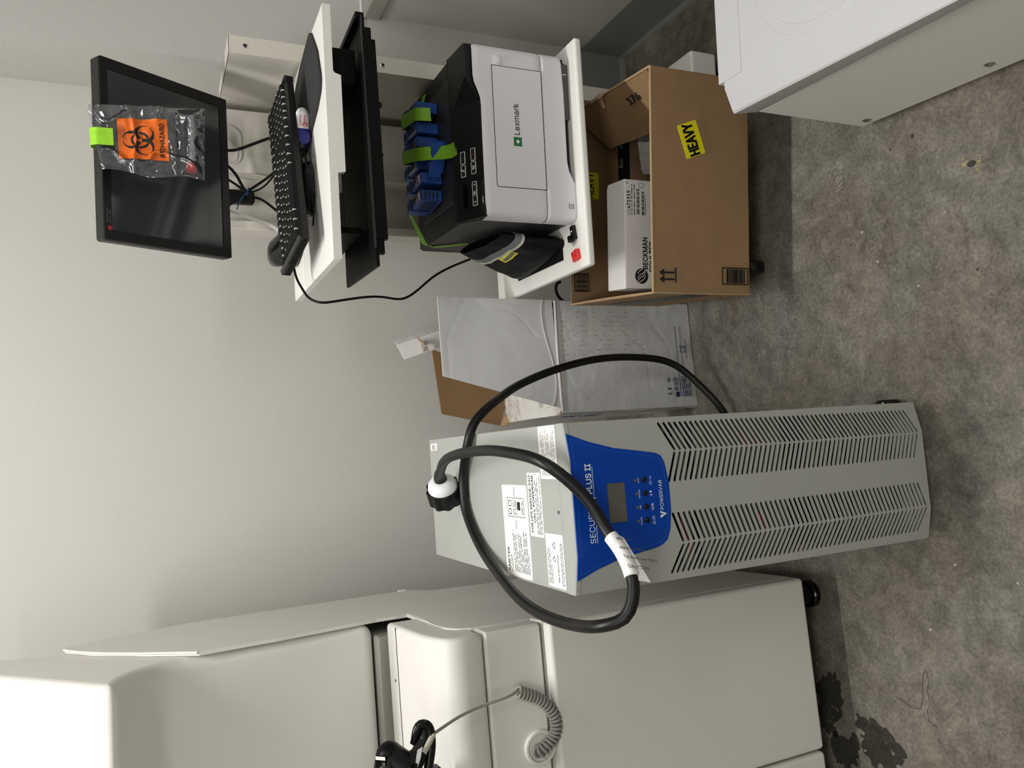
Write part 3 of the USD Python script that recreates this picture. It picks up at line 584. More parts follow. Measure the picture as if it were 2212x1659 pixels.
# ================================================================== COMPUTER CART
K = thing('computer_cart', 'white computer cart with two shelves and black keyboard tray against the wall', 'cart', (.575, 1.65, 0))
def kp(name, mesh, mt, **k): return part(K, name, mesh, mt, world=True, **k)
apron = Polygon([(.331, 1.0445), (.331, 1.06), (.818, 1.06), (.818, 1.0445), (.69, 1.0445), (.686, 1.041), (.683, 1.030), (.497, 1.030), (.494, 1.0445)])
kp('upper_shelf', [bx(.331, .818, 1.4385, 1.7545, 1.0445, 1.06, .0015), ext(apron.buffer(-.0015).buffer(.0015, 3), 'y', 1.4245, 1.4392)], M['shelf'])
kp('shelf_extension', bx(.331, .812, 1.756, 1.884, 1.0445, 1.06, .0015), M['shelf'])
kp('lower_shelf', rbx(.331, .826, 1.4045, 1.888, .512, .53, .006), M['shelf'], smooth=40)
kp('shelf_bracket', [bx(.62, .64, 1.60, 1.935, .49, .512, .002), bx(.78, .80, 1.60, 1.935, .49, .512, .002), bx(.62, .64, 1.60, 1.935, 1.02, 1.0445, .002), bx(.78, .80, 1.60, 1.935, 1.02, 1.0445, .002)], M['cart'])
kp('keyboard_tray', [hull([(.311, 1.386, .984), (.806, 1.412, .984), (.311, 1.386, .99), (.806, 1.412, .99), (.319, 1.641, .984), (.801, 1.641, .984), (.319, 1.641, .99), (.801, 1.641, .99)]),
                     hull([(.362, 1.386, .966), (.752, 1.405, .966), (.362, 1.386, .9895), (.752, 1.405, .9895), (.362, 1.40, .966), (.752, 1.42, .966), (.362, 1.40, .9895), (.752, 1.42, .9895)]),
                     hull([(.335, 1.387, .973), (.775, 1.407, .973), (.335, 1.387, .9895), (.775, 1.407, .9895), (.335, 1.40, .973), (.775, 1.42, .973), (.335, 1.40, .9895), (.775, 1.42, .9895)]),
                     hull([(.795, 1.412, .99), (.806, 1.412, .99), (.795, 1.412, 1.0), (.806, 1.412, 1.0), (.79, 1.641, .99), (.801, 1.641, .99), (.79, 1.641, 1.0), (.801, 1.641, 1.0)])], M['black_satin'], label='black pull-out keyboard tray')
kp('tray_edge', hull([(.345, 1.384, .9885), (.80, 1.4085, .9885), (.345, 1.384, .9915), (.80, 1.4085, .9915), (.345, 1.39, .9885), (.80, 1.4145, .9885), (.345, 1.39, .9915), (.80, 1.4145, .9915)]), M['charcoal'])
kp('slide_rail', [bx(.392, .404, 1.47, 1.68, .992, 1.0445, .002)], M['black_satin'])
kp('slide_rail', [bx(.735, .749, 1.46, 1.70, 1.0, 1.0445, .002), bx(.68, .749, 1.45, 1.464, .995, 1.0445, .002)], M['black_satin'])
kp('slide_rail', [bx(.404, .49, 1.53, 1.54, 1.012, 1.04, .002)], M['ups_in'])
kp('tray_knob', [cyl((.628, 1.412, .966), (0, 0, -1), .006, .008, 14, .002), cyl((.53, 1.408, .966), (0, 0, -1), .003, .005, 12)], M['black'])
kp('column', rbx(.652, .806, 1.93, 2.0, .12, 1.33, .004), M['cart'])
hole = rrect(.665, .764, 1.163, 1.36, .03)
kp('cable_cover', ext(ring(hole, .004), 'y', 1.9275, 1.9305), M['cart'])
kp('cable_cover', ext(ring(rrect(.672, .728, 1.172, 1.36, .02), .002), 'y', 1.9283, 1.9305), M['cart'])
kp('back_panel', [bx(.514, .86, 1.985, 2.004, .12, 1.30, .002), bx(.5125, .5345, 1.93, 1.986, .12, 1.22, .002)], M['cart'])
pp = [(1.688, 1.205), (1.688, 1.19), (1.735, .12), (1.984, .12), (1.984, 1.215), (1.70, 1.2055)]
kp('side_post', [ext([(1.688, .12), (1.688, 1.2055), (1.93, 1.2085), (1.984, 1.20), (1.984, .12)], 'x', .8275, .8285), ext([(1.688, .12), (1.688, 1.2055), (1.6895, 1.2055), (1.6895, .12)], 'x', .8285, .866), hull([(.8275, 1.688, 1.2045), (.866, 1.688, 1.2045), (.8275, 1.93, 1.2075), (.850, 1.93, 1.2075), (.8275, 1.688, 1.2060), (.866, 1.688, 1.2060), (.8275, 1.93, 1.209), (.850, 1.93, 1.209)]), bx(.862, .866, 1.6895, 1.984, .12, 1.2045, 0)], M['cart'], label='folded sheet-steel side post')
for z_ in (1.172, .872, .6):
    kp('screw', [lathe([(0, .0012), (.002, .001), (.0034, .0012), (.0058, 0), (0, 0)], (.846, 1.6882, z_), (0, -1, 0), 16)], M['steel'])
    kp('screw_socket', [cyl((.846, 1.6875, z_), (0, -1, 0), .003, .0012, 12)], M['void'])
kp('base', rbx(.318, .905, 1.505, 1.99, .062, .14, .008), M['shelf'], smooth=40)
for x_, y_ in ((.352, 1.475), (.87, 1.53), (.36, 1.94), (.87, 1.94)):
    kp('caster', [cyl((x_ - .014, y_, .034), (1, 0, 0), .034, .028, 26, .004), bx(x_ - .02, x_ + .02, y_ - .005, y_ + .05, .055, .064, .002)], M['black_gloss'])

# ---- monitor
MO = thing('monitor', 'black touch monitor tilted forward with a bag taped to its top edge', 'monitor', (.6011, 1.7641, 1.3262), -.0467, .5882)
w2, h2 = .1825, .1494
part(MO, 'housing', [bx(-w2, w2, .002, .030, -h2, h2, .0035), hull([(x, .03, z) for x in (-.14, .14) for z in (-.11, .11)] + [(x, .052, z) for x in (-.11, .11) for z in (-.085, .085)])], M['charcoal'])
part(MO, 'bezel', ext(rrect(-w2 + .001, w2 - .001, -h2 + .001, h2 - .001, .003).difference(sbox(-.1612, -.1290, .1600, .1330)), 'y', -.0015, .003), M['black'])
part(MO, 'screen', bx(-.1615, .1605, .0005, .0022, -.1293, .1333, 0), M['screen'])
lg = (0, -.0015, 0)
part(MO, 'logo', [txt('BECKMAN', .0042, (-.1475, -.0015, .1408), depth=.0003), txt('COULTER.', .0042, (-.1495, -.0015, .1348), depth=.0003)], M['grey_ink'])
part(MO, 'logo', place(Point(-.1575, .1378).buffer(.0048), (0, -.0015, 0), (1, 0, 0), (0, 0, 1)), M['red_ink'])
part(MO, 'mount_arm', [cyl((.06, .05, 0), (0, 1, -.15), .028, .03, 20), ], M['charcoal'])
part(MO, 'mount_arm', tube([(.6601, 1.80, 1.30), (.69, 1.86, 1.31), (.72, 1.94, 1.29)], .02, 12), M['cart'], world=True)

# ---- biohazard bag with a tube, hanging from the monitor's top edge
BG = thing('specimen_bag', 'clear plastic specimen bag with orange biohazard square taped to the monitor', 'plastic bag', (.6011, 1.640, 0), -.0467)
c0 = [np.array(q) for q in ((-.0715, 0, 1.2655), (.0725, 0, 1.2605), (.0640, 0, 1.4715), (-.0620, 0, 1.4480))]
def bagp(x, z, side):
    x, z = np.asarray(x, float), np.asarray(z, float); P = np.stack([x, np.zeros_like(x), z], 1)
    t = np.clip((1.472 - z) / .21, 0, 1)
    cr = .010 * (meshkit.fbm(P * 26 + 3, 3, 6) - .5) + .004 * (meshkit.fbm(P * np.array([60, 1, 22]), 2, 11) - .5) - .006 * np.exp(-((np.abs(meshkit.fbm(P * 16, 2, 21) - .5)) * 26) ** 2)
    y = -.004 + .012 * (1 - t) ** 2 + cr * np.minimum(1, 3 * t + .25) + (side * (.004 + .010 * np.exp(-((z - 1.287) / .022) ** 2)))
    return np.stack([x, y, z], 1)
def bag_side(side):
    def fn(u, v):
        u_, v_ = u[:, None], v[:, None]
        Q = c0[0] * (1 - u_) * (1 - v_) + c0[1] * u_ * (1 - v_) + c0[2] * u_ * v_ + c0[3] * (1 - u_) * v_
        Q[:, 0] += .004 * np.sin(9 * v) * (u < .02)
        e = np.minimum.reduce([u, 1 - u, v * 1.0]) * 9; s = np.clip(e, 0, 1)
        return bagp(Q[:, 0], Q[:, 2], side * s.mean() if False else 0) + np.stack([0 * u, side * s * (.003 + .009 * np.exp(-((Q[:, 2] - 1.287) / .022) ** 2)), 0 * u], 1)
    return sheet(fn, 52, 60, .0002)
part(BG, 'film', [bag_side(-1), bag_side(1)], M['bag'], smooth=60)
def on_bag_pts(x, z, off):
    q = bagp(x, z, 0); u = np.clip((x + .066) / .134, 0, 1); s_ = np.clip(np.minimum.reduce([u, 1 - u, (z - 1.264) / .2]) * 9, 0, 1)
    q[:, 1] -= s_ * (.003 + .009 * np.exp(-((z - 1.287) / .022) ** 2)) + off; return q
def on_bag(poly, off):
    """a flat print following the front film"""
    g = ext(poly, 'z', 0, .0001); g = g.subdivide_to_size(.006); v = g.vertices; q = on_bag_pts(v[:, 0], v[:, 1], off)
    g = trimesh.Trimesh(q + np.stack([0 * v[:, 0], -v[:, 2], 0 * v[:, 0]], 1), g.faces, process=False); g.invert(); return g
pch = part(BG, 'orange_square', on_bag(Polygon([(-.0372, 1.3295), (.0445, 1.331), (.0385, 1.420), (-.0392, 1.418)]), .0005), M['orange'], smooth=60)
def biohazard(cx, cy, R):
    k = R / 26.0; U_ = lambda a, d: (cx + d * k * math.cos(a), cy + d * k * math.sin(a))
    A_ = [math.radians(90 + 120 * i) for i in range(3)]
    big = unary_union([Point(U_(a, 11)).buffer(15 * k, 32) for a in A_]); inn = [Point(U_(a, 15)).buffer(10.5 * k, 32) for a in A_]
    cut = unary_union([LineString([U_(a, 17), U_(a, 30)]).buffer(2 * k, cap_style=2) for a in A_] + [LineString([U_(a, 0), U_(a, 8)]).buffer(.6 * k) for a in A_] + [Point(cx, cy).buffer(3 * k)])
    arcs = unary_union([ring(Point(cx, cy).buffer(13.8 * k, 40), 3.6 * k).intersection(q.buffer(-1.0 * k)) for q in inn])
    return big.difference(unary_union(inn)).difference(cut).union(arcs)
def bag_text(s_, h, x, y, bold=True, center=False, off=.0008):
    g = txt(s_, h, (0, 0, 0), (1, 0, 0), (0, 1, 0), .0001, bold, center); v = g.vertices + np.array([x, y, 0]); q = on_bag_pts(v[:, 0], v[:, 1], off); q[:, 1] -= v[:, 2]
    return trimesh.Trimesh(q, g.faces[:, ::-1], process=False)
part(pch, 'biohazard_symbol', on_bag(biohazard(-.0005, 1.3800, .0310), .0010), M['ink'], smooth=60)
part(pch, 'lettering', bag_text('BIOHAZARD', .0082, .0020, 1.3372, center=True, off=.0012), M['ink'], smooth=60)
bl = [ring(sbox(-.0600, 1.3120, -.0560, 1.3160), .0006), ring(sbox(-.0350, 1.3120, -.0310, 1.3160), .0006), ring(sbox(.0050, 1.3120, .0090, 1.3160), .0006)]
part(BG, 'print', [on_bag(q, .0008) for q in bl + [rows(-.040, .05, 1.2935, 1.3015, 3, 40)]] + [bag_text('FROZEN', .0034, -.0535, 1.3122), bag_text('REFRIGERATE', .0034, -.0285, 1.3122), bag_text('ROOM TEMPERATURE', .0034, .0110, 1.3122), bag_text('DYND30261', .0055, .0245, 1.4570, bold=False)], M['ink'], smooth=60)
TB = thing('specimen_tube', 'clear graduated specimen tube with red cap inside the specimen bag', 'specimen tube', (.6011, 1.640, 0), -.0467)
ta, tb_ = np.array([-.040, -.003, 1.2885]), np.array([.0665, -.003, 1.2855]); td = (tb_ - ta) / np.linalg.norm(tb_ - ta)
L_ = np.linalg.norm(tb_ - ta)
part(TB, 'tube', lathe([(.0066, 0), (.0072, 0), (.0072, L_ * .80), (.0024, L_ * .99), (0, L_), (0, L_ * .97), (.0066, L_ * .78), (.0066, 0)], ta, td, 24), M['tube_film'], smooth=40)
part(TB, 'graduations', [torus(ta + td * L_ * t, td, .0074, .00025, 20, 5) for t in np.linspace(.12, .74, 14)], M['white'])
part(TB, 'swab', [cyl(ta + td * .004, td, .0022, L_ * .55, 12), blob([(ta + td * L_ * .58, .0030), (ta + td * L_ * .72, .0030)], [(0, 1)])], M['swab'], smooth=50)
part(TB, 'cap', lathe([(0, 0), (.0085, 0), (.0095, .001), (.0095, .0165), (.0088, .018), (0, .018)], ta - td * .016, td, 26), M['red'], label='red screw cap')
single('label_tape', 'short bright green tape holding the bag to the top of the monitor', 'tape', align(strip([(0, .030, 1.4605), (0, .012, 1.4675), (0, .000, 1.4660), (0, -.008, 1.455), (0, -.0085, 1.440), (0, -.0095, 1.4265)], [(1, 0, .03)] * 6, .033, .0006), (.6011, 1.640, 0), (0, 0, 1), (math.cos(-.0467), math.sin(-.0467), 0)), M['tape_b'], smooth=60)

# ---- keyboard and what lies on the upper shelf
KB = thing('keyboard', 'black full keyboard propped up above the white upper shelf', 'keyboard', (.545, 1.62, 1.104), .28, .11)
kw, kd = .19, .075
part(KB, 'base', [hull([(x, y, z) for x in (-kw, kw) for y in (-kd, kd) for z in (-.004, .006)] + [(x, y, -.010) for x in (-kw + .008, kw - .008) for y in (-kd + .012, kd - .006)])], M['black'])
part(KB, 'front_rim', [hull([(x, -kd - .004, z) for x in (-kw, kw) for z in (-.003, .008)] + [(x, -kd + .012, .0105) for x in (-kw + .002, kw - .002)] + [(x, -kd + .014, 0) for x in (-kw, kw)])], M['black'])
for s in (-1, 1):
    part(KB, 'end_cheek', [hull([(s * kw, y, z) for y in (-kd - .004, kd) for z in (-.006, .012)] + [(s * (kw - .008), y, .015) for y in (-kd, kd - .004)] + [(s * (kw - .010), y, -.006) for y in (-kd, kd - .004)])], M['charcoal'])
part(KB, 'deck', bx(-kw + .009, kw - .009, -kd + .013, kd - .001, .005, .0075, .0008), M['deck'], label='pale deck between the keys')
part(KB, 'side_vents', [bx(-kw - .0008, -kw + .001, -kd + .008 + .0075 * i, -kd + .0115 + .0075 * i, -.003, .009, 0) for i in range(13)], M['void'])
def keycap(x, y, w, d): return hull([(x + sx * (w / 2 - e), y + sy * (d / 2 - e) + q, z) for z, e, q in ((.0072, .0002, 0), (.0135, .0009, 0), (.0170, .0030, .0004)) for sx in (-1, 1) for sy in (-1, 1)])
glint_fins = []
kx0 = -kw + .012; pitch = .0172; ky = [-.050, -.0315, -.013, .0055, .024, .050]
rowsk = [[1.25, 1.25, 1.25, 6.25, 1.25, 1.25, 1.25, 1.25], [2.25] + [1] * 10 + [2.75], [1.75] + [1] * 11 + [2.25], [1.5] + [1] * 12 + [1.5], [1] * 13 + [2], [1] * 15]
for ri, r_ in enumerate(rowsk):
    x = kx0
    for wk in r_:
        w_ = wk * pitch; part(KB, 'key', keycap(x + w_ / 2, ky[ri], w_ - .0030, .0160), M['key']); x += w_
        glint_fins.append(bx(x - .0008, x + .0008, ky[ri] - .0078, ky[ri] - .001, .007, .0150, 0))
    x = kx0 + 15.25 * pitch
    for k in range(6):
        if 15.25 + k > 20.9: break
        part(KB, 'key', keycap(x + pitch / 2, ky[ri], pitch - .0030, .0160), M['key']); x += pitch
        glint_fins.append(bx(x - .0008, x + .0008, ky[ri] - .0078, ky[ri] - .001, .007, .0150, 0))
part(KB, 'key_glint', glint_fins, M['deck'], label='pale fins painted as glints between the keys', kind='stuff')  # added pale fins stand in for light glancing off the key sides
for s in (-1, 1): part(KB, 'tilt_foot', bx(s * .15 - .015, s * .15 + .015, .045, .06, -.018, -.008, .002), M['black'])
single('keyboard_cable', 'thin black keyboard cable hanging past the left shelf ends to the pouch', 'cable', tube([(.362, 1.655, 1.096), (.334, 1.64, 1.093), (.306, 1.61, 1.087), (.284, 1.585, 1.078), (.274, 1.57, 1.06), (.276, 1.57, 1.035), (.287, 1.58, .975), (.292, 1.60, .92), (.293, 1.62, .874), (.305, 1.63, .849), (.346, 1.655, .795), (.380, 1.675, .735), (.398, 1.67, .69)], .0026, 8, 80), M['rubber'], smooth=True)
pad = Polygon([(.818, 1.532), (.75, 1.474), (.672, 1.4435), (.645, 1.50), (.607, 1.64), (.622, 1.76), (.66, 1.80), (.755, 1.805), (.80, 1.66)]).buffer(-.03).buffer(.03, 10)
single('mouse_pad', 'dark grey curved mouse pad on the right of the upper shelf', 'mouse pad', ext(pad, 'z', 1.0602, 1.0648), M['pad'], smooth=20)
AL = thing('alert_remote', 'white and navy rounded fob printed upside down on the mouse pad', 'fob', (.637, 1.582, 1.0648))
def fob(x0, x1, cap0, cap1):
    P = []
    for x, s in ((x0 + (.016 if cap0 else 0), 1), (x1 - (.016 if cap1 else 0), 1)):
        P += [(x, y, z) for y, z in ((-.010, .003), (-.0115, .008), (-.0115, .022), (-.009, .027), (.010, .027), (.012, .02), (.012, .004), (.009, .0005), (-.007, .0005))]
    if cap0: P += [(x0 + .016 * (1 - math.cos(a)), y, .0135 + .0135 * math.sin(a) * t) for a in np.linspace(0, 1.5, 6) for t in (-1, 1) for y in (-.0105, .0105)]
    if cap1: P += [(x1 - .016 * (1 - math.cos(a)), y, .0135 + .0135 * math.sin(a) * t) for a in np.linspace(0, 1.5, 6) for t in (-1, 1) for y in (-.0105, .0105)]
    return hull(P)
part(AL, 'white_half', fob(-.006, .038, False, True), M['white_plastic'], smooth=40, label='white printed half')
part(AL, 'navy_half', fob(-.038, -.0065, True, False), M['navy'], smooth=40, label='navy blue half')
part(AL, 'print', [txt('Alert', .0062, (.0225, -.0116, .0125), (-1, 0, 0), (0, 0, -1), .0004), txt('PRO Remote', .0028, (.0215, -.0116, .0205), (-1, 0, 0), (0, 0, -1), .0004), place(ring(Point(0, 0).buffer(.0052), .0012).union(sbox(-.0008, -.0045, .0008, .0045)), (.0015, -.0116, .0100), (-1, 0, 0), (0, 0, -1), .0004)], M['red_ink'])
MS = thing('mouse', 'glossy black computer mouse with coiled cable under the keyboard', 'mouse', (.515, 1.600, 1.0602), -.15)
def mouse_shape(lx, ly, lz):
    s_ = trimesh.creation.icosphere(3, 1.0); v = s_.vertices.copy(); v = np.sign(v) * np.abs(v) ** .85; v *= [lx, ly, lz]; v[:, 2] = np.where(v[:, 2] < 0, v[:, 2] * .15, v[:, 2]); v[:, 2] -= v[:, 2].min(); s_.vertices = v; return s_
part(MS, 'shell', mouse_shape(.056, .034, .034), M['black_gloss'], smooth=60)
part(MS, 'side_grip', tube([(-.05, -.022, .010), (-.02, -.031, .013), (.02, -.031, .013), (.045, -.022, .010)], .0022, 8), M['charcoal'], smooth=True)
part(MS, 'cable', [tube([(.052, 0, .010), (.075, -.008, .02), (.068, -.03, .022), (.03, -.046, .018), (-.02, -.048, .012), (-.055, -.036, .006), (-.075, -.018, .004)], .0018, 8), tube([(.052, .004, .010), (.078, .0, .012), (.074, -.032, .012), (.035, -.050, .010), (-.02, -.050, .005)], .0018, 8), tube([(.05, .01, .01), (.07, .03, .02), (.09, .05, .012)], .0018, 8)], M['rubber'], smooth=True)
PH = thing('handheld_mouse', 'tall black and grey rounded mouse behind the left end of the keyboard', 'mouse', (.444, 1.775, 1.0602), .22)
part(PH, 'shell', hull(np.vstack([trimesh.creation.icosphere(3, r_).vertices * [1, 1, zs] + [0, y_, z_] for y_, z_, r_, zs in ((-.06, .018, .026, .5), (-.01, .026, .032, .6), (.045, .040, .034, .8), (.066, .046, .026, .75))])), M['black_gloss'], smooth=60)
part(PH, 'underside', mouse_shape(.036, .092, .030), M['dark_grey'], smooth=60, label='grey lower shell')
AD = thing('cable_adapter', 'black power adapter block hanging behind the monitor among tied cables', 'adapter', (.598, 1.955, 1.135))
part(AD, 'block', rbx(-.0165, .0165, -.012, .018, 0, .075, .008), M['black'], smooth=40)
part(AD, 'lead', tube([(.0, .0, .004), (-.012, -.03, -.012), (-.04, -.06, -.035), (-.085, -.12, -.0745)], .0032, 8), M['rubber'], smooth=True)
part(AD, 'lead', tube([(.006, .0, .07), (.01, -.02, .1), (.02, -.05, .13)], .0032, 8), M['rubber'], smooth=True)
CB = thing('cable_bundle', 'black monitor cables tied together with a blue wire tie', 'cables', (.600, 1.928, 1.150))
def cbl(ps, r): part(CB, 'cable', tube(np.array(ps) - np.array([.600, 1.928, 1.150]), r, 8, 40), M['rubber'], smooth=True)
cbl([(.699, 1.90, 1.24), (.697, 1.915, 1.205), (.699, 1.915, 1.18), (.702, 1.90, 1.160), (.705, 1.86, 1.128), (.697, 1.80, 1.100)], .0035)
cbl([(.676, 1.88, 1.24), (.655, 1.90, 1.200), (.635, 1.905, 1.180), (.612, 1.915, 1.166), (.600, 1.922, 1.155)], .0035)
cbl([(.640, 1.87, 1.24), (.622, 1.90, 1.200), (.612, 1.915, 1.176), (.600, 1.92, 1.160)], .003)
cbl([(.53, 1.86, 1.235), (.556, 1.885, 1.20), (.584, 1.91, 1.174), (.598, 1.92, 1.160), (.612, 1.915, 1.140), (.630, 1.87, 1.105), (.64, 1.84, 1.09)], .003)
cbl([(.602, 1.925, 1.152), (.606, 1.915, 1.130), (.622, 1.88, 1.105), (.632, 1.85, 1.093)], .0022)
part(CB, 'wire_tie', [torus((0.0, -.014, .004), (.3, .2, 1), .0085, .0014, 20, 6), tube([(-.004, -.022, .006), (-.018, -.028, .018), (-.05, -.03, .032)], .0014, 6)], M['tie'], smooth=True)
single('white_cable', 'thick white cable curving down behind the monitor to the upper shelf', 'cable', tube([(.575, 1.905, 1.245), (.545, 1.90, 1.20), (.533, 1.895, 1.160), (.521, 1.89, 1.130), (.512, 1.885, 1.108), (.492, 1.875, 1.085), (.478, 1.87, 1.068)], .0045, 10, 40), M['shelf'], smooth=True)

# ================================================================== PRINTER
PR = thing('printer', 'white and black desktop laser printer on the lower cart shelf', 'printer', (.614, 1.4389, .535), -.0242)
pw = .1795
prof = [(.010, .004), (.010, .060), (.006, .205), (.064, .2400), (.085, .2412), (.090, .238), (.30, .238), (.34, .2395), (.362, .225), (.366, .02), (.36, .0)]
part(PR, 'body', ext(prof, 'x', -pw + .002, pw - .002), M['prn_black'])
part(PR, 'feet', [bx(x - .012, x + .012, y - .012, y + .012, -.005, .002, .002) for x in (-.14, .14) for y in (.06, .32)], M['rubber'])
cpl = [(.002, .2035), (.003, .2075), (.064, .2418), (.0885, .2422), (.0885, .20), (.02, .20)]
part(PR, 'control_console', ext(cpl, 'x', -pw, .064), M['prn_black'])
part(PR, 'control_console', [hull([(x, y, z) for (y, z) in ((.003, .2215), (.003, .234), (.006, .2375), (.0885, .2422), (.0885, .20), (.02, .20), (.003, .2035)) for x in (.108, pw - .002)] + [(pw, y, z) for y, z in ((.008, .222), (.012, .2345), (.0885, .24))]),
                              hull([(.062, y, z) for y, z in ((.003, .205), (.003, .2075), (.064, .2418), (.0885, .2422), (.0885, .20))] + [(.108, y, z) for y, z in ((.003, .2215), (.003, .234), (.006, .2375), (.0885, .2422), (.0885, .20))])], M['prn_black'])
part(PR, 'output_deck', [bx(-.13, .14, .092, .30, .2382, .2400, .0008), bx(-.005, .075, .0895, .13, .2400, .2412, .0005)], M['charcoal'])
part(PR, 'top_seam', [bx(-pw, pw, .0885, .0897, .2405, .2426, 0)], M['void'])
# white front cover: follows a rounded plan, top edge as in the photo
plan = [(-.1795, .030)] + [(-.1795 + .016 * (1 - math.cos(a)), .012 - .016 * math.sin(a)) for a in np.linspace(0, math.pi / 2, 7)] + [(x, -.004) for x in np.linspace(-.16, .16, 60)] + [(.1795 - .016 * (1 - math.sin(a)), .012 - .016 * math.cos(a)) for a in np.linspace(0, math.pi / 2, 7)] + [(.1795, .030)]
plan = np.array(plan)
def topz(x): return np.interp(x, [-.1795, -.170, -.1545, -.02, .050, .066, .080, .098, .112, .17, .1795], [.2025, .2045, .2065, .2065, .2060, .2072, .2120, .2195, .2215, .2215, .2185])
def botz(x): return np.interp(x, [-.1795, -.165, -.100, -.073, -.053, .10, .165, .1795], [-.0035, -.0045, -.0045, .0086, .0125, .0130, .0160, .020])
def shell(zb, zt):
    s_ = np.r_[0, np.cumsum(np.linalg.norm(np.diff(plan, axis=0), axis=1))]; s_ /= s_[-1]
    def fn(u, v):
        x = np.interp(u, s_, plan[:, 0]); y = np.interp(u, s_, plan[:, 1]); a, b_ = zb(x), zt(x)
        e = np.clip(np.minimum(v, 1 - v) / .03, 0, 1); return np.stack([x, y + .003 * (1 - e) ** 2, a + (b_ - a) * v], 1)
    return sheet(fn, 140, 24, .003)
part(PR, 'front_cover', shell(lambda x: 0 * x + .0665, topz), M['prn'], smooth=40)
part(PR, 'paper_tray', shell(botz, lambda x: 0 * x + .0635), M['prn'], smooth=40, label='white front of the paper tray')
part(PR, 'tray_recess', [bx(-.17, .172, .012, .05, -.003, .062, .002), bx(-.17, .172, .002, .02, .0625, .0670, 0)], M['black'])
part(PR, 'tray_handle', [hull([(x, y, z) for x, y in ((.045, .004), (.165, .004), (.165, .02), (.045, .02)) for z in (-.0035, .013)] + [(.04, .01, .013)])], M['dark_grey'])
part(PR, 'print', [txt('1', .0085, (.1385, .0037, .0010), depth=.0004)], M['white'])
dpoly = rrect(-.1176, .1356, .0672, .1800, .004).union(sbox(.12, .0672, .1356, .18))
part(PR, 'seam', ext(ring(dpoly.buffer(.0009), .0011), 'y', -.0063, -.0045), M['ink'])
part(PR, 'front_door', ext(dpoly, 'y', -.0062, -.0048), M['prn'])
part(PR, 'door_grip', [hull([(.1365, -.0058, .1565), (.1585, -.0058, .1565), (.1585, -.0058, .1765), (.1365, -.0058, .178), (.150, -.0115, .168), (.146, -.011, .160)])], M['prn'], smooth=60)
lo = .0068
part(PR, 'logo', [txt('Lexmark', .0125, (-.0070, -.0062, .1235), depth=.0005, squeeze=.97)], M['ink'])
part(PR, 'logo', place(sbox(-.0298, .1195, -.0110, .1380), (0, -.0062, 0), (1, 0, 0), (0, 0, 1), .0005), M['green_logo'])
part(PR, 'logo', place(Polygon([(-.0204, .1330), (-.0160, .1287), (-.0204, .1244), (-.0248, .1287)]), (0, -.0067, 0), (1, 0, 0), (0, 0, 1), .0004), M['white'])
part(PR, 'energy_mark', [place(ring(sbox(-.1545, .0028, -.1440, .0150), .0006), (0, -.0056, 0), (1, 0, 0), (0, 0, 1), .0004), place(rows(-.1535, -.145, .0035, .006, 1, 2), (0, -.0056, 0), (1, 0, 0), (0, 0, 1), .0004), place(ring(Point(-.1493, .0105).buffer(.0035), .0008), (0, -.0056, 0), (1, 0, 0), (0, 0, 1), .0004)], M['grey_ink'])
sl_t = np.array([0, .061, .0343]); sl_t /= np.linalg.norm(sl_t); sl_o = np.array([0, .003, .2075]); sl_n = np.cross([1, 0, 0], sl_t)
def on_slope(poly, d=.0005, lift=.0): return place(poly, sl_o + sl_n * (.0001 + lift), (1, 0, 0), sl_t, d)
for x0, x1, s0, s1 in ((-.0605, -.0346, .0444, .0567), (-.0881, -.0628, .0445, .0566), (-.0587, -.0328, .0170, .0289), (-.0867, -.0606, .0168, .0289), (-.1533, -.1028, .0170, .0288)):
    bt = part(PR, 'button', on_slope(rrect(x0 + .0006, x1 - .0006, s0 + .0006, s1 - .0006, .0015), .0012), M['charcoal'])
    part(bt, 'outline', on_slope(ring(rrect(x0, x1, s0, s1, .002), .0009), .0016), M['white'])
part(PR, 'display', on_slope(sbox(-.1535, .0423, -.1056, .0545), .0006), M['black_gloss'])
part(PR, 'name_strip', on_slope(rrect(-.168, -.1035, -.0025, .0060, .0015), .0008), M['charcoal'])
wr = LineString([(-.077, .048), (-.0735, .0525)]).buffer(.0009).union(ring(Point(-.0727, .0537).buffer(.0018), .0008))
part(PR, 'symbols', [on_slope(wr, .0016), on_slope(LineString([(-.0765, .021), (-.0705, .021), (-.0705, .0245), (-.0765, .0245)]).buffer(.0007), .0016), on_slope(Polygon([(-.0755, .0225), (-.0755, .0265), (-.0785, .0245)]), .0016), on_slope(Polygon([(-.1105, .0205), (-.1105, .0255), (-.1075, .023)]), .0016), on_slope(Polygon([(-.1440, .0205), (-.1440, .0255), (-.1470, .023)]), .0016),
                     txt('OK', .0050, sl_o + np.array([-.1325, 0, 0]) + sl_t * .0205 + sl_n * .0012, (1, 0, 0), sl_t, .0004, bold=True), txt('MS331', .0030, sl_o + np.array([-.1514, 0, 0]) + sl_t * .0008 + sl_n * .0009, (1, 0, 0), sl_t, .0003)], M['white'])
part(PR, 'symbols', txt('X', .0045, sl_o + np.array([-.0480, 0, 0]) + sl_t * .021 + sl_n * .0013, (1, 0, 0), sl_t, .0004), M['red_ink'], label='red cancel cross')
part(PR, 'side_panel', [ext([(.012, .004), (.012, .195), (.07, .2365), (.30, .2365), (.352, .12), (.352, .004)], 'x', -pw - .0012, -pw + .003)], M['charcoal'])
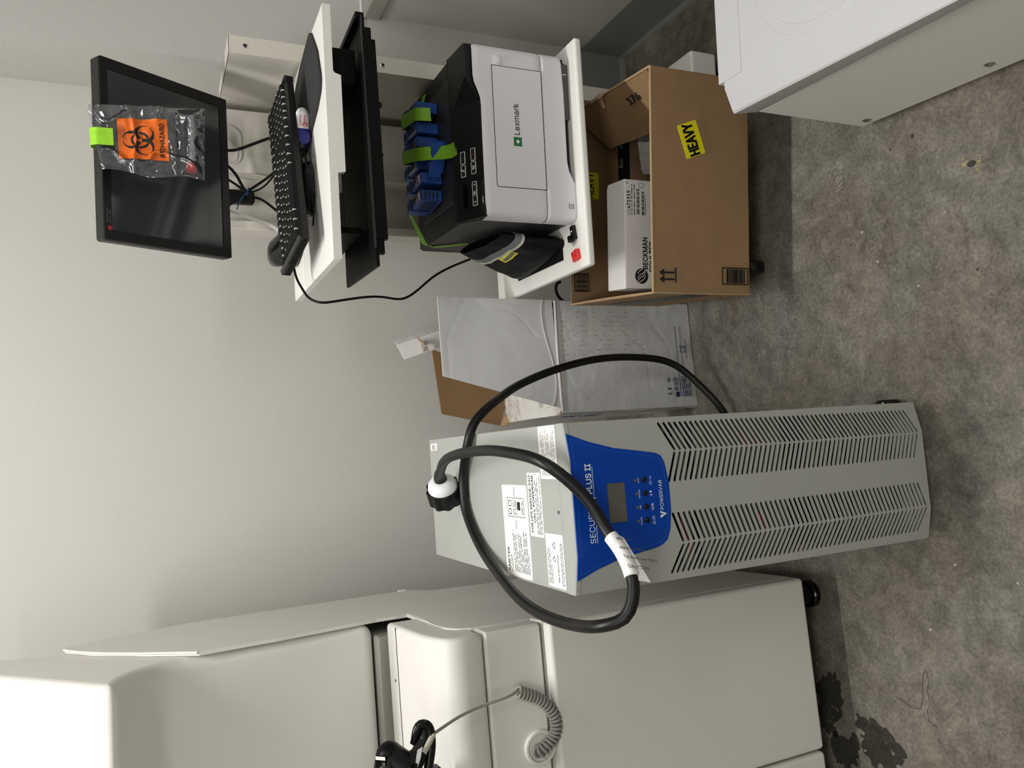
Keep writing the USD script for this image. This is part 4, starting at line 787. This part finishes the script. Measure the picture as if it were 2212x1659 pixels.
# blue cassettes standing on the printer, with tape over them
PRO, PRM = frame_of((.614, 1.4389, .535), -.0242, 0)
def PW(p): return PRM @ np.array(p, float) + PRO
def cassette(label, p, yaw, tilt=0.0, vents=False, lab=False, metal=False, L=.082, H=.050, w=.024):
    q = PW(p); c = thing('cassette', label, 'cassette', q, -.0242 + yaw, tilt, group='blue cassettes on top of the printer')
    part(c, 'case', [bx(-w / 2, w / 2, 0, L, .0, H, .0015), bx(-w / 2 - .002, w / 2 + .002, L - .018, L + .010, .006, H + .003, .001), bx(-w / 2 + .002, w / 2 - .002, L + .008, L + .017, .012, H - .004, .001)], M['cass'])
    part(c, 'slot', [bx(-w / 2 + .006, w / 2 - .004, .022, .058, H - .001, H + .0006, 0), bx(-w / 4, w / 4, L - .012, L + .004, H + .0025, H + .0036, 0)] + ([bx(-w / 2 - .0006, -w / 2 + .001, .012 + .012 * i, .016 + .012 * i, .008, H - .012, 0) for i in range(5)] + [bx(-w / 2 + .004, w / 2 - .004, -.0006, .001, .010 + .009 * i, .0135 + .009 * i, 0) for i in range(4)] if vents else []), M['cass_dark'])
    if metal: part(c, 'metal_strip', bx(-w / 2 + .002, -w / 2 + .008, .004, .066, H + .0002, H + .0016, .0004), M['steel'])
    if lab:
        l = part(c, 'label', place(rrect(-.009, .009, .004, .040, .001), (0, 0, H), (1, 0, 0), (0, 1, 0), .0004), M['purple'])
        part(l, 'print', [place(LineString([(-.006, .036), (.006, .014)]).buffer(.0012), (0, 0, H + .0004), (1, 0, 0), (0, 1, 0), .0003), place(sbox(-.008, .006, .008, .011), (0, 0, H + .0004), (1, 0, 0), (0, 1, 0), .0003)], M['white'])
    return c
G_ = 'blue cassettes taped on top of the printer'
zt = .2415
cassette('rightmost of the upright blue cassettes, half under the first tape', (.101, .165, zt), -.03)
cassette('blue cassette just left of the first tape, with a bright metal strip', (.055, .165, zt), -.02, metal=True)
cassette('blue cassette hidden under the second tape, third from the right', (.025, .170, zt), .0)
cassette('blue cassette behind the tilted one, with a metal strip near the labelled pair', (-.024, .172, zt), .02, metal=True)
cassette('upright blue cassette with purple label, right of the labelled pair', (-.060, .155, zt), .05, lab=True, L=.088)
cassette('leftmost blue cassette with purple label and slotted front', (-.096, .160, zt), .10, lab=True, vents=True, L=.086)
cs = cassette('blue cassette lying slanted in front of the upright ones', (.012, .122, zt + .001), 1.05, 0, L=.066, H=.030, w=.030)
part(cs, 'boss', [torus((x, .03 + .02 * k, .0305), (0, 0, 1), .0042, .0014, 16, 6) for x in (-.007, .007) for k in (-1, 1)], M['cass'])
def tape_on(name, label, pts, wd, w, mt='tape'):
    single(name, label, 'tape', strip([PW(p) for p in pts], [PRM @ np.array(d, float) for d in wd] if np.ndim(wd[0]) else PRM @ np.array(wd, float), w, .0007, 40), M[mt], smooth=60, group='green tapes on the printer')
zz = zt + .054
tape_on('green_tape', 'green tape across the rightmost blue cassettes', [(.100, .272, zz - .03), (.096, .262, zz + .001), (.090, .21, zz - .0005), (.083, .165, zz - .002), (.079, .150, zz - .012), (.077, .143, zz - .03)], (1, .12, 0), .031)
tape_on('green_tape', 'green tape running from the middle cassettes down onto the console', [(.020, .275, zz - .03), (.016, .266, zz + .001), (.004, .21, zz), (-.006, .168, zz - .001), (-.012, .135, zt + .034), (-.018, .105, zt + .010), (-.021, .085, zt + .002), (-.021, .062, zt - .0005)], (1, .25, 0), .033)
tape_on('green_tape', 'long loose green tape hanging down the left side of the printer', [(-.098, .255, zt + .052), (-.112, .262, zt + .046), (-.150, .285, zt + .018), (-.176, .292, zt + .003), (-.1835, .288, .222), (-.1840, .268, .196), (-.1842, .245, .170), (-.1840, .238, .152)], [(.2, .9, .3), (.2, .9, .3), (.2, .7, .6), (.1, .6, .6), (.05, .75, -.6), (.0, .75, -.6), (0, .72, -.65), (0, .7, -.7)], .013)
tape_on('green_tape', 'green tape from the cassettes to the right rear of the printer', [(.102, .262, zt + .052), (.122, .268, zt + .030), (.142, .262, zt + .004), (.165, .245, zt + .001)], (.25, 1, 0), .020)

# pouch and bits on the lower shelf
PO = thing('black_pouch', 'black nylon pouch with grey band leaning on the left of the printer', 'pouch', (.395, 1.63, .530))
def pouch(u, v):
    a = 2 * np.pi * u; t = v
    cx = -.004 + .034 * t; L0 = .126 - .028 * t - .012 * t ** 2; th = .034 * (1 - t) ** .8 * (.55 + .45 * np.minimum(1, t * 7)) + .013
    y = L0 * np.sign(np.cos(a)) * np.abs(np.cos(a)) ** .7; x = cx + th * .62 * np.sign(np.sin(a)) * np.abs(np.sin(a)) ** .8 - .012 * (1 - t) * (y / .13)
    z = .001 + (.150 + .018 * (y / .1)) * t
    P = np.stack([x, y, z], 1); d = .010 * (meshkit.fbm(P * 24 + 1, 3, 3) - .5) * np.minimum(1, t * 5); P[:, 0] += d; P[:, 1] += d * .4; return P
part(PO, 'bag', sheet(pouch, 60, 34, .0018), M['nylon'], smooth=60)
def pouch_band(t0, t1, off, mt, nm, a0=0, a1=1):
    def fn(u, v):
        P = pouch(a0 + (a1 - a0) * u, t0 + (t1 - t0) * v); c = np.array([.02, 0, 0]); d = P - c; d[:, 2] = 0; d /= np.linalg.norm(d, axis=1, keepdims=True); return P + d * off
    part(PO, nm, sheet(fn, 60, 5, .0015), M[mt], smooth=60)
pouch_band(.70, .795, .003, 'webbing', 'band'); pouch_band(.655, .695, .003, 'pale_edge', 'edging')
pouch_band(.55, .66, .0035, 'yellow', 'patch', .70, .755); pouch_band(.585, .64, .0048, 'grey_ink', 'patch', .705, .75)
part(PO, 'base', hull([(x, y, z) for x in (-.03, .012) for y in (-.118, .118) for z in (.0008, .004)]), M['nylon'])
RD = thing('red_clip', 'small red plastic block on the front left corner of the lower shelf', 'plastic block', (.3605, 1.447, .530), .25)
part(RD, 'block', [bx(-.011, .011, -.012, .004, 0, .011, .001), bx(-.008, .007, .004, .016, 0, .007, .001), bx(-.004, .006, -.010, .002, .011, .016, .001)], M['red'])
part(RD, 'hole', cyl((.001, -.004, .0155), (0, 0, 1), .0025, .001, 12), M['void'])
BC = thing('black_clip', 'small black plastic connector lying on the lower shelf beside the printer', 'connector', (.411, 1.456, .530), .2)
part(BC, 'block', [bx(-.016, .016, -.010, .003, 0, .009, .001), bx(-.016, -.002, .004, .014, 0, .012, .001)], M['black'])
part(BC, 'hole', cyl((.003, -.0035, .0088), (0, 0, 1), .0022, .001, 12), M['white'])
part(BC, 'pin', [tube([(-.014, -.006 + .004 * k, .004), (-.024 - .003 * (k % 2), -.006 + .004 * k, .003)], .0007, 6) for k in range(5)], M['steel'])
# coil of black cable behind the big box, under the shelf
CC = thing('coiled_cable', 'coil of black cable between the brown box and the grey carton', 'cable coil', (.352, 1.80, .385))
pts = [(.024 * math.cos(a) * (1 + .03 * k), .012 * math.sin(a * .5), .024 * math.sin(a) - .0035 * k) for k, a in enumerate(np.linspace(0, 8 * np.pi, 60))]
part(CC, 'coil', tube(pts + [(.045, .01, -.08), (.03, .02, -.2), (.0, .02, -.37)], .004, 8, 200), M['rubber'], smooth=True)

# ================================================================== BROWN BOX
BB = thing('brown_box', 'large open brown cardboard box with yellow HEAVY label on the cart base', 'cardboard box', (.5047, 1.3444, .14), -.0967)
bw_, bh, bd = .2383, .2585, .35
part(BB, 'front_wall', quad([(-bw_, 0, 0), (bw_, 0, 0), (bw_, 0, bh), (-bw_, 0, bh)], .0045, 26, 18, .0012, 8, 2, .0005), M['kraft'], smooth=60)
part(BB, 'back_wall', quad([(bw_, bd, 0), (-bw_, bd, 0), (-bw_, bd, bh + .006), (bw_, bd, bh)], .0045, 10, 8), M['kraft'], smooth=60)
part(BB, 'side_wall', quad([(-bw_, bd, 0), (-bw_, 0, 0), (-bw_, 0, bh), (-bw_, bd, bh + .006)], .0045, 16, 12, .001, 9, 4), M['kraft'], smooth=60)
part(BB, 'side_wall', quad([(bw_, 0, 0), (bw_, bd, 0), (bw_, bd, bh), (bw_, 0, bh)], .0045, 12, 12, .001, 9, 5), M['kraft'], smooth=60)
part(BB, 'bottom', bx(-bw_, bw_, 0, bd, .0002, .004, 0), M['kraft'])
part(BB, 'cut_edge', [tube([(-bw_, 0, bh), (0, 0, bh + .0005), (bw_, 0, bh)], .0026, 8), tube([(-bw_, 0, bh), (-bw_ + .002, bd / 2, bh + .001), (-bw_, bd, bh + .006)], .0026, 8), tube([(bw_, 0, bh), (bw_, bd, bh)], .0026, 8), tube([(-bw_, -.0005, 0), (-bw_, -.0005, bh)], .0022, 8)], M['kraft_edge'])
part(BB, 'side_flap', quad([(bw_ - .003, .012, bh - .002), (bw_ - .003, bd - .01, bh - .002), (bw_ - .085, bd - .04, .165), (bw_ - .095, .035, .150)], .004, 18, 14, .002, 9, 7, .001), M['kraft'], smooth=60, label='flap folded down inside the box')
part(BB, 'torn_edge', [quad([(bw_ + .001, .16, bh), (bw_ + .003, .24, bh + .001), (bw_ - .012, .232, bh + .008), (bw_ - .008, .175, bh + .010)], .002, 12, 8, .006, 70, 4), quad([(bw_ - .006, .19, bh + .003), (bw_ - .006, .215, bh + .004), (bw_ - .03, .206, bh - .012), (bw_ - .026, .196, bh - .010)], .001, 8, 8, .005, 90, 6)], M['kraft_edge'], smooth=60)
fo = np.array([bw_ - .052, .13, .198]); fr_ = np.array([-.093, .02, -.107]); fu = np.array([.0, .99, .0])
part(BB, 'print', [txt('176', .019, (.2005, .132, .2215), (.0, -1, .04), (.66, 0, .75), .0022)], M['ink'])
def fp(poly, o=(0, -.0035, 0)): return place(poly, o, (1, 0, 0), (0, 0, 1), .0009)
hx = affinity.rotate(rrect(-.037, .037, -.0262, .0262, .003), 20.5, origin=(0, 0))
hl = part(BB, 'warning_label', fp(affinity.translate(hx, .0933, .1568)), M['yellow'], label='yellow HEAVY label')
ca, sa = math.cos(math.radians(20.5)), math.sin(math.radians(20.5))
part(hl, 'lettering', txt('HEAVY', .0255, (.0933 + sa * .0118 + dx_, -.0044, .1568 - ca * .0118 + dz_), (ca, 0, sa), (-sa, 0, ca), .0005, bold=True, center=True, squeeze=.70) if False else cat([txt('HEAVY', .0260, (.0933 + sa * .0115 + dx_, -.0044, .1568 - ca * .0115 + dz_), (ca, 0, sa), (-sa, 0, ca), .0005, bold=True, center=True, squeeze=.58) for dx_, dz_ in ((0, 0), (.0009, .0003), (-.0009, -.0003), (0, .0006))]), M['ink'])
for x in (-.2110, -.1965): part(BB, 'arrow_mark', fp(Polygon([(x, .2065), (x, .2325), (x - .0058, .2325), (x + .0018, .2450), (x + .0094, .2325), (x + .0036, .2325), (x + .0036, .2065)])), M['ink'])
part(BB, 'arrow_base', fp(sbox(-.2165, .2010, -.1835, .2038)), M['ink'])
part(BB, 'barcode', [fp(ring(sbox(-.2178, .004, -.1795, .0775), .0022)), fp(barcode(-.214, -.1835, .014, .066, 16, 3, 'y'))], M['ink'])
iy = bd - .0035
def ip(poly): return place(poly, (0, iy, 0), (1, 0, 0), (0, 0, 1), .0009)
yl = part(BB, 'warning_label', ip(rrect(.030, .098, .181, .226, .003)), M['yellow'], label='second yellow label inside the back wall')
part(yl, 'lettering', txt('HEAVY', .02, (.064, iy - .0009, .196), (1, 0, 0), (0, 0, 1), .0004, bold=True, center=True, squeeze=.7), M['ink'])
part(BB, 'barcode', [ip(ring(sbox(-.206, .216, -.160, .257), .0022)), ip(barcode(-.203, -.164, .222, .251, 14, 5, 'x'))], M['ink'])
tpb = part(BB, 'box_tape', place(sbox(-.12, .087, .222, .121), (0, iy, 0), (1, 0, 0), (0, 0, 1), .0012), M['tape_black'], label='black printed tape across the inside')
part(tpb, 'lettering', [txt('me', .014, (.178, iy - .0013, .117), (-1, 0, 0), (0, 0, -1), .0005, center=True), tube([(.205, iy - .002, .113), (.198, iy - .002, .104), (.185, iy - .002, .100)], .0011, 6)], M['sky_ink'])
part(tpb, 'lettering', [txt('ning', .009, (.128, iy - .0013, .115), (-1, 0, 0), (0, 0, -1), .0005, center=True)], M['pale_ink'])
part(BB, 'side_tape', [quad([(-bw_ - .003, .30, .19), (-bw_ - .003, .01, .165), (-bw_ - .003, .01, .10), (-bw_ - .003, .30, .12)], .0008, 10, 6, .001, 40, 3)], M['tape_black'], label='dark tape on the outer left side')
WB = thing('white_box', 'slim white printed box standing inside the open brown box', 'box', (.5047, 1.3444, .14), -.0967)
part(WB, 'carton', [bx(-.2215, .0195, .085, .155, .005, .270, .0012)], M['box_white'])
part(WB, 'lid', [hull([(-.2225, .0848, .2705), (.020, .0848, .2705), (-.2225, .1555, .2705), (.020, .1555, .2705), (-.2225, .0855, .2725), (.018, .0855, .2725), (-.221, .1555, .2735), (.008, .1555, .2735)])], M['box_white'])
def wpt(poly): return place(poly, (0, .085, 0), (1, 0, 0), (0, 0, 1), .0004)
def wtx(s, h, x, z, **k): return txt(s, h, (x, .085, z), (1, 0, 0), (0, 0, 1), .0004, **k)
lgo = Point(-.1936, .2300).buffer(.0170, 20)
sw = lambda dx: LineString([(-.205 + dx, .2405), (-.199 + dx, .2360), (-.1955 + dx, .2300), (-.192 + dx, .2240), (-.184 + dx, .2195)]).buffer(.0011)
part(WB, 'print', [wpt(lgo.difference(sw(.0)).difference(sw(.0065)).difference(sw(-.0085)).difference(sw(.0165))), wtx('BECKMAN', .0125, -.1795, .2135, bold=True, squeeze=.86), wtx('COULTER.', .0125, -.1850, .1965, bold=True, squeeze=.86),
                   wtx('471919', .0085, -.0455, .2570, bold=True, squeeze=.9), wpt(ring(rrect(-.0585, -.0475, .2570, .2645, .001), .0007)), wpt(rows(-.0585, .018, .2505, .2555, 1, 4)), wpt(rows(-.0585, .015, .2435, .2490, 1, 5)), wpt(barcode(-.0575, .0, .2330, .2400, 26, 6)), wpt(barcode(-.0575, -.004, .2200, .2270, 26, 7)), wpt(rows(-.0575, -.01, .2150, .2185, 1, 8)), wpt(ring(sbox(.0030, .2215, .0130, .2330), .0006)), wtx('A', .006, .009, .2625)], M['ink'])
for i, (p0, p1, p2, p3) in enumerate((((.045, .06, .045), (.118, .07, .06), (.148, .22, .125), (.075, .23, .105)), ((.030, .075, .02), (.10, .08, .03), (.12, .21, .075), (.045, .22, .065)), ((.10, .17, .03), (.19, .17, .04), (.195, .28, .085), (.10, .29, .07)))):
    q = np.array([p0, p1, p2, p3], float); n = np.cross(q[1] - q[0], q[3] - q[0]); n /= np.linalg.norm(n)
    pk = thing('wrapped_packet', ('upper film-wrapped grey packet in the brown box', 'lower film-wrapped grey packet in the brown box, by the white box', 'flat film-wrapped packet lying at the back of the brown box')[i], 'packet', (.5047, 1.3444, .14), -.0967, group='film-wrapped packets in the brown box')
    part(pk, 'contents', hull(np.vstack([q + n * .022, q + n * .004])), M['carton'])
    part(pk, 'film', quad([v_ + n * .027 for v_ in q], .0006, 14, 14, .004, 40, i, .002), M['wrap'], smooth=60)

# ================================================================== GREY MACHINE in the right foreground
GM = thing('bench_machine', 'low cool grey machine with raised lid in the right foreground', 'machine', (.572, 1.12, 0), -.033)
part(GM, 'cabinet', bx(0, .52, -1.05, 0, .028, .302, .002), M['mach'])
part(GM, 'lid', [hull([(x0, y0, .300) for x0, y0 in ((.001, -1.07), (.52, -1.07), (.52, .010), (.001, .002))] + [(x0, y0, .362) for x0, y0 in ((-.0125, -1.07), (.53, -1.07), (.53, .018), (.040, .018), (-.0105, -.0005))] + [(x0, y0, .366) for x0, y0 in ((-.0085, -1.07), (.53, -1.07), (.53, .017), (.041, .0165), (-.007, -.002))] + [(x0, y0, .382) for x0, y0 in ((-.040, -1.07), (.50, -1.07), (.50, -.002), (.034, -.002), (.026, -.028))]),
                 hull([(x0, y0, z0) for x0, y0 in ((.047, -.05), (.52, -.05), (.52, .012), (.047, .012)) for z0 in (.31, .3835)])], M['mach2'], smooth=20)
part(GM, 'embossed_ring', lathe([(.128, 0), (.130, .0012), (.146, .0012), (.148, 0), (.128, 0)], (.190, -.235, .3818), (0, 0, 1), 64), M['mach2'])
for y_, z_ in ((-.032, .052), (-.296, .067)):
    part(GM, 'screw', lathe([(0, .0022), (.003, .002), (.0045, .003), (.0075, .0008), (.009, 0), (0, 0)], (0, y_, z_), (-1, 0, 0), 20), M['steel'])
for y_ in (-.06, -.95):
    for x_ in (.05, .47): part(GM, 'foot', cyl((x_, y_, 0), (0, 0, 1), .02, .029, 20, .003), M['rubber'])

# ================================================================== small marks and litter on the floor
FP = '/World/floor'
cr_ = [(-.5999, 1.1821), (-.608, 1.1588), (-.6119, 1.141), (-.6084, 1.126), (-.5972, 1.1217), (-.5779, 1.1177), (-.555, 1.1164), (-.5359, 1.1124), (-.5293, 1.1076), (-.5337, 1.104), (-.5486, 1.1024), (-.5657, 1.1062), (-.5833, 1.1049), (-.5937, 1.1039), (-.6076, 1.1114), (-.6291, 1.1085), (-.6345, 1.0919)]
part(FP, 'crack', on_floor(crack(cr_, .0004)), M['concrete_fill'], label='thin hooked crack in the concrete')
rng = random.Random(8)
ysp = unary_union([Point(.424 + rng.gauss(0, .007), .905 + rng.gauss(0, .011)).buffer(rng.uniform(.0006, .0022), 3) for _ in range(26)] + [Point(.434 + rng.gauss(0, .003), .929 + rng.gauss(0, .005)).buffer(rng.uniform(.001, .0024), 3) for _ in range(12)])
part(FP, 'stain', on_floor(ysp, .0005), M['yellow_stain'], label='yellowish residue patch on the concrete')
part(FP, 'stain', on_floor(affinity.scale(Point(.4285, .9165).buffer(.0075, 6), .8, 1.1), .0008), M['concrete_fill'])
for x, y, r_ in ((.5221, 1.0301, .0042), (.2349, .924, .003), (.5129, 1.0822, .002)):
    part(FP, 'stain', on_floor(affinity.scale(Point(x, y).buffer(r_, 6), 1.1, .8), .0005), M['concrete_fill'])
M['damp'] = usdkit.material(stage, '/World/Looks/damp_stain', {'t': ('transparent_bsdf', {}), 'd': ('principled_bsdf', {'base_color': lin((38, 36, 33)), 'roughness': .45}), 'm': ('mix_closure', {'fac': .38})}, [('t.BSDF', 'm.closure1'), ('d.BSDF', 'm.closure2')], surface='m.closure')
rng = random.Random(17)
for reg in ([(-.634, 1.392), (-.591, 1.346), (-.655, 1.321), (-.729, 1.361), (-.719, 1.394)], [(-.739, 1.362), (-.728, 1.297), (-.779, 1.302), (-.79, 1.361)], [(-.671, 1.291), (-.677, 1.231), (-.72, 1.163), (-.752, 1.204), (-.755, 1.263)]):
    g_ = Polygon(reg).convex_hull; x0, y0, x1, y1 = g_.bounds; bl_ = []
    while len(bl_) < 60:
        p_ = Point(rng.uniform(x0, x1), rng.uniform(y0, y1))
        if g_.contains(p_): bl_.append(affinity.rotate(affinity.scale(p_.buffer(rng.uniform(.004, .016), 3), 1.4, .7), rng.uniform(0, 180)))
    part(FP, 'damp_stain', on_floor(unary_union(bl_).simplify(.0006), .0004), M['damp'], label='dark damp stain on the concrete')
part(FP, 'scratch', cat([on_floor(LineString([(.538 - .0055 * k + rng.gauss(0, .001), 1.206 + rng.gauss(0, .004)), (.530 - .0055 * k, 1.220 + rng.gauss(0, .004))]).buffer(.0006), .0004) for k in range(12)]), M['pale_edge'], label='row of short pale scratches in the concrete', kind='stuff')
where = ['near the front edge of the view', 'between the big box and the yellow stain', 'just in front of the brown box shadow', 'in the middle of the open floor', 'beside the grey carton', 'close to the power cord at the grey carton', 'in front of the analyzer and the power unit', 'in the corner below the analyzer', 'in the shadow of the analyzer', 'near the hooked crack', 'right of the scuffed concrete', 'left of the power unit shadow']
for k, (x, y) in enumerate(((.2268, 1.0456), (.3559, .9772), (.3654, 1.1663), (.107, 1.0587), (.1866, 1.7431), (.1479, 1.6818), (-.3264, .9042), (-.7414, 1.2734), (-.5862, 1.3922), (-.4446, 1.0869), (.2952, 1.135), (-.3101, 1.0226))):
    r_ = .0022 + .0016 * rng.random(); single('litter_crumb', 'tiny pale litter crumb on the floor ' + where[k], 'litter', hull([(x + r_ * rng.uniform(-1, 1), y + r_ * rng.uniform(-1, 1), z) for z in (.0, .0, .0, .0015, .002) for _ in range(2)]), M['pale_edge'], group='litter crumbs on the floor')
single('lint', 'wisp of pale lint on the floor before the power unit', 'lint', [tube([(-.1047, 1.0577, .002), (-.099, 1.059, .004), (-.093, 1.0606, .002)], .0006, 5), tube([(-.0983, 1.0372, .001), (-.101, 1.034, .002), (-.1027, 1.0317, .001)], .0006, 5)], M['pale_edge'])
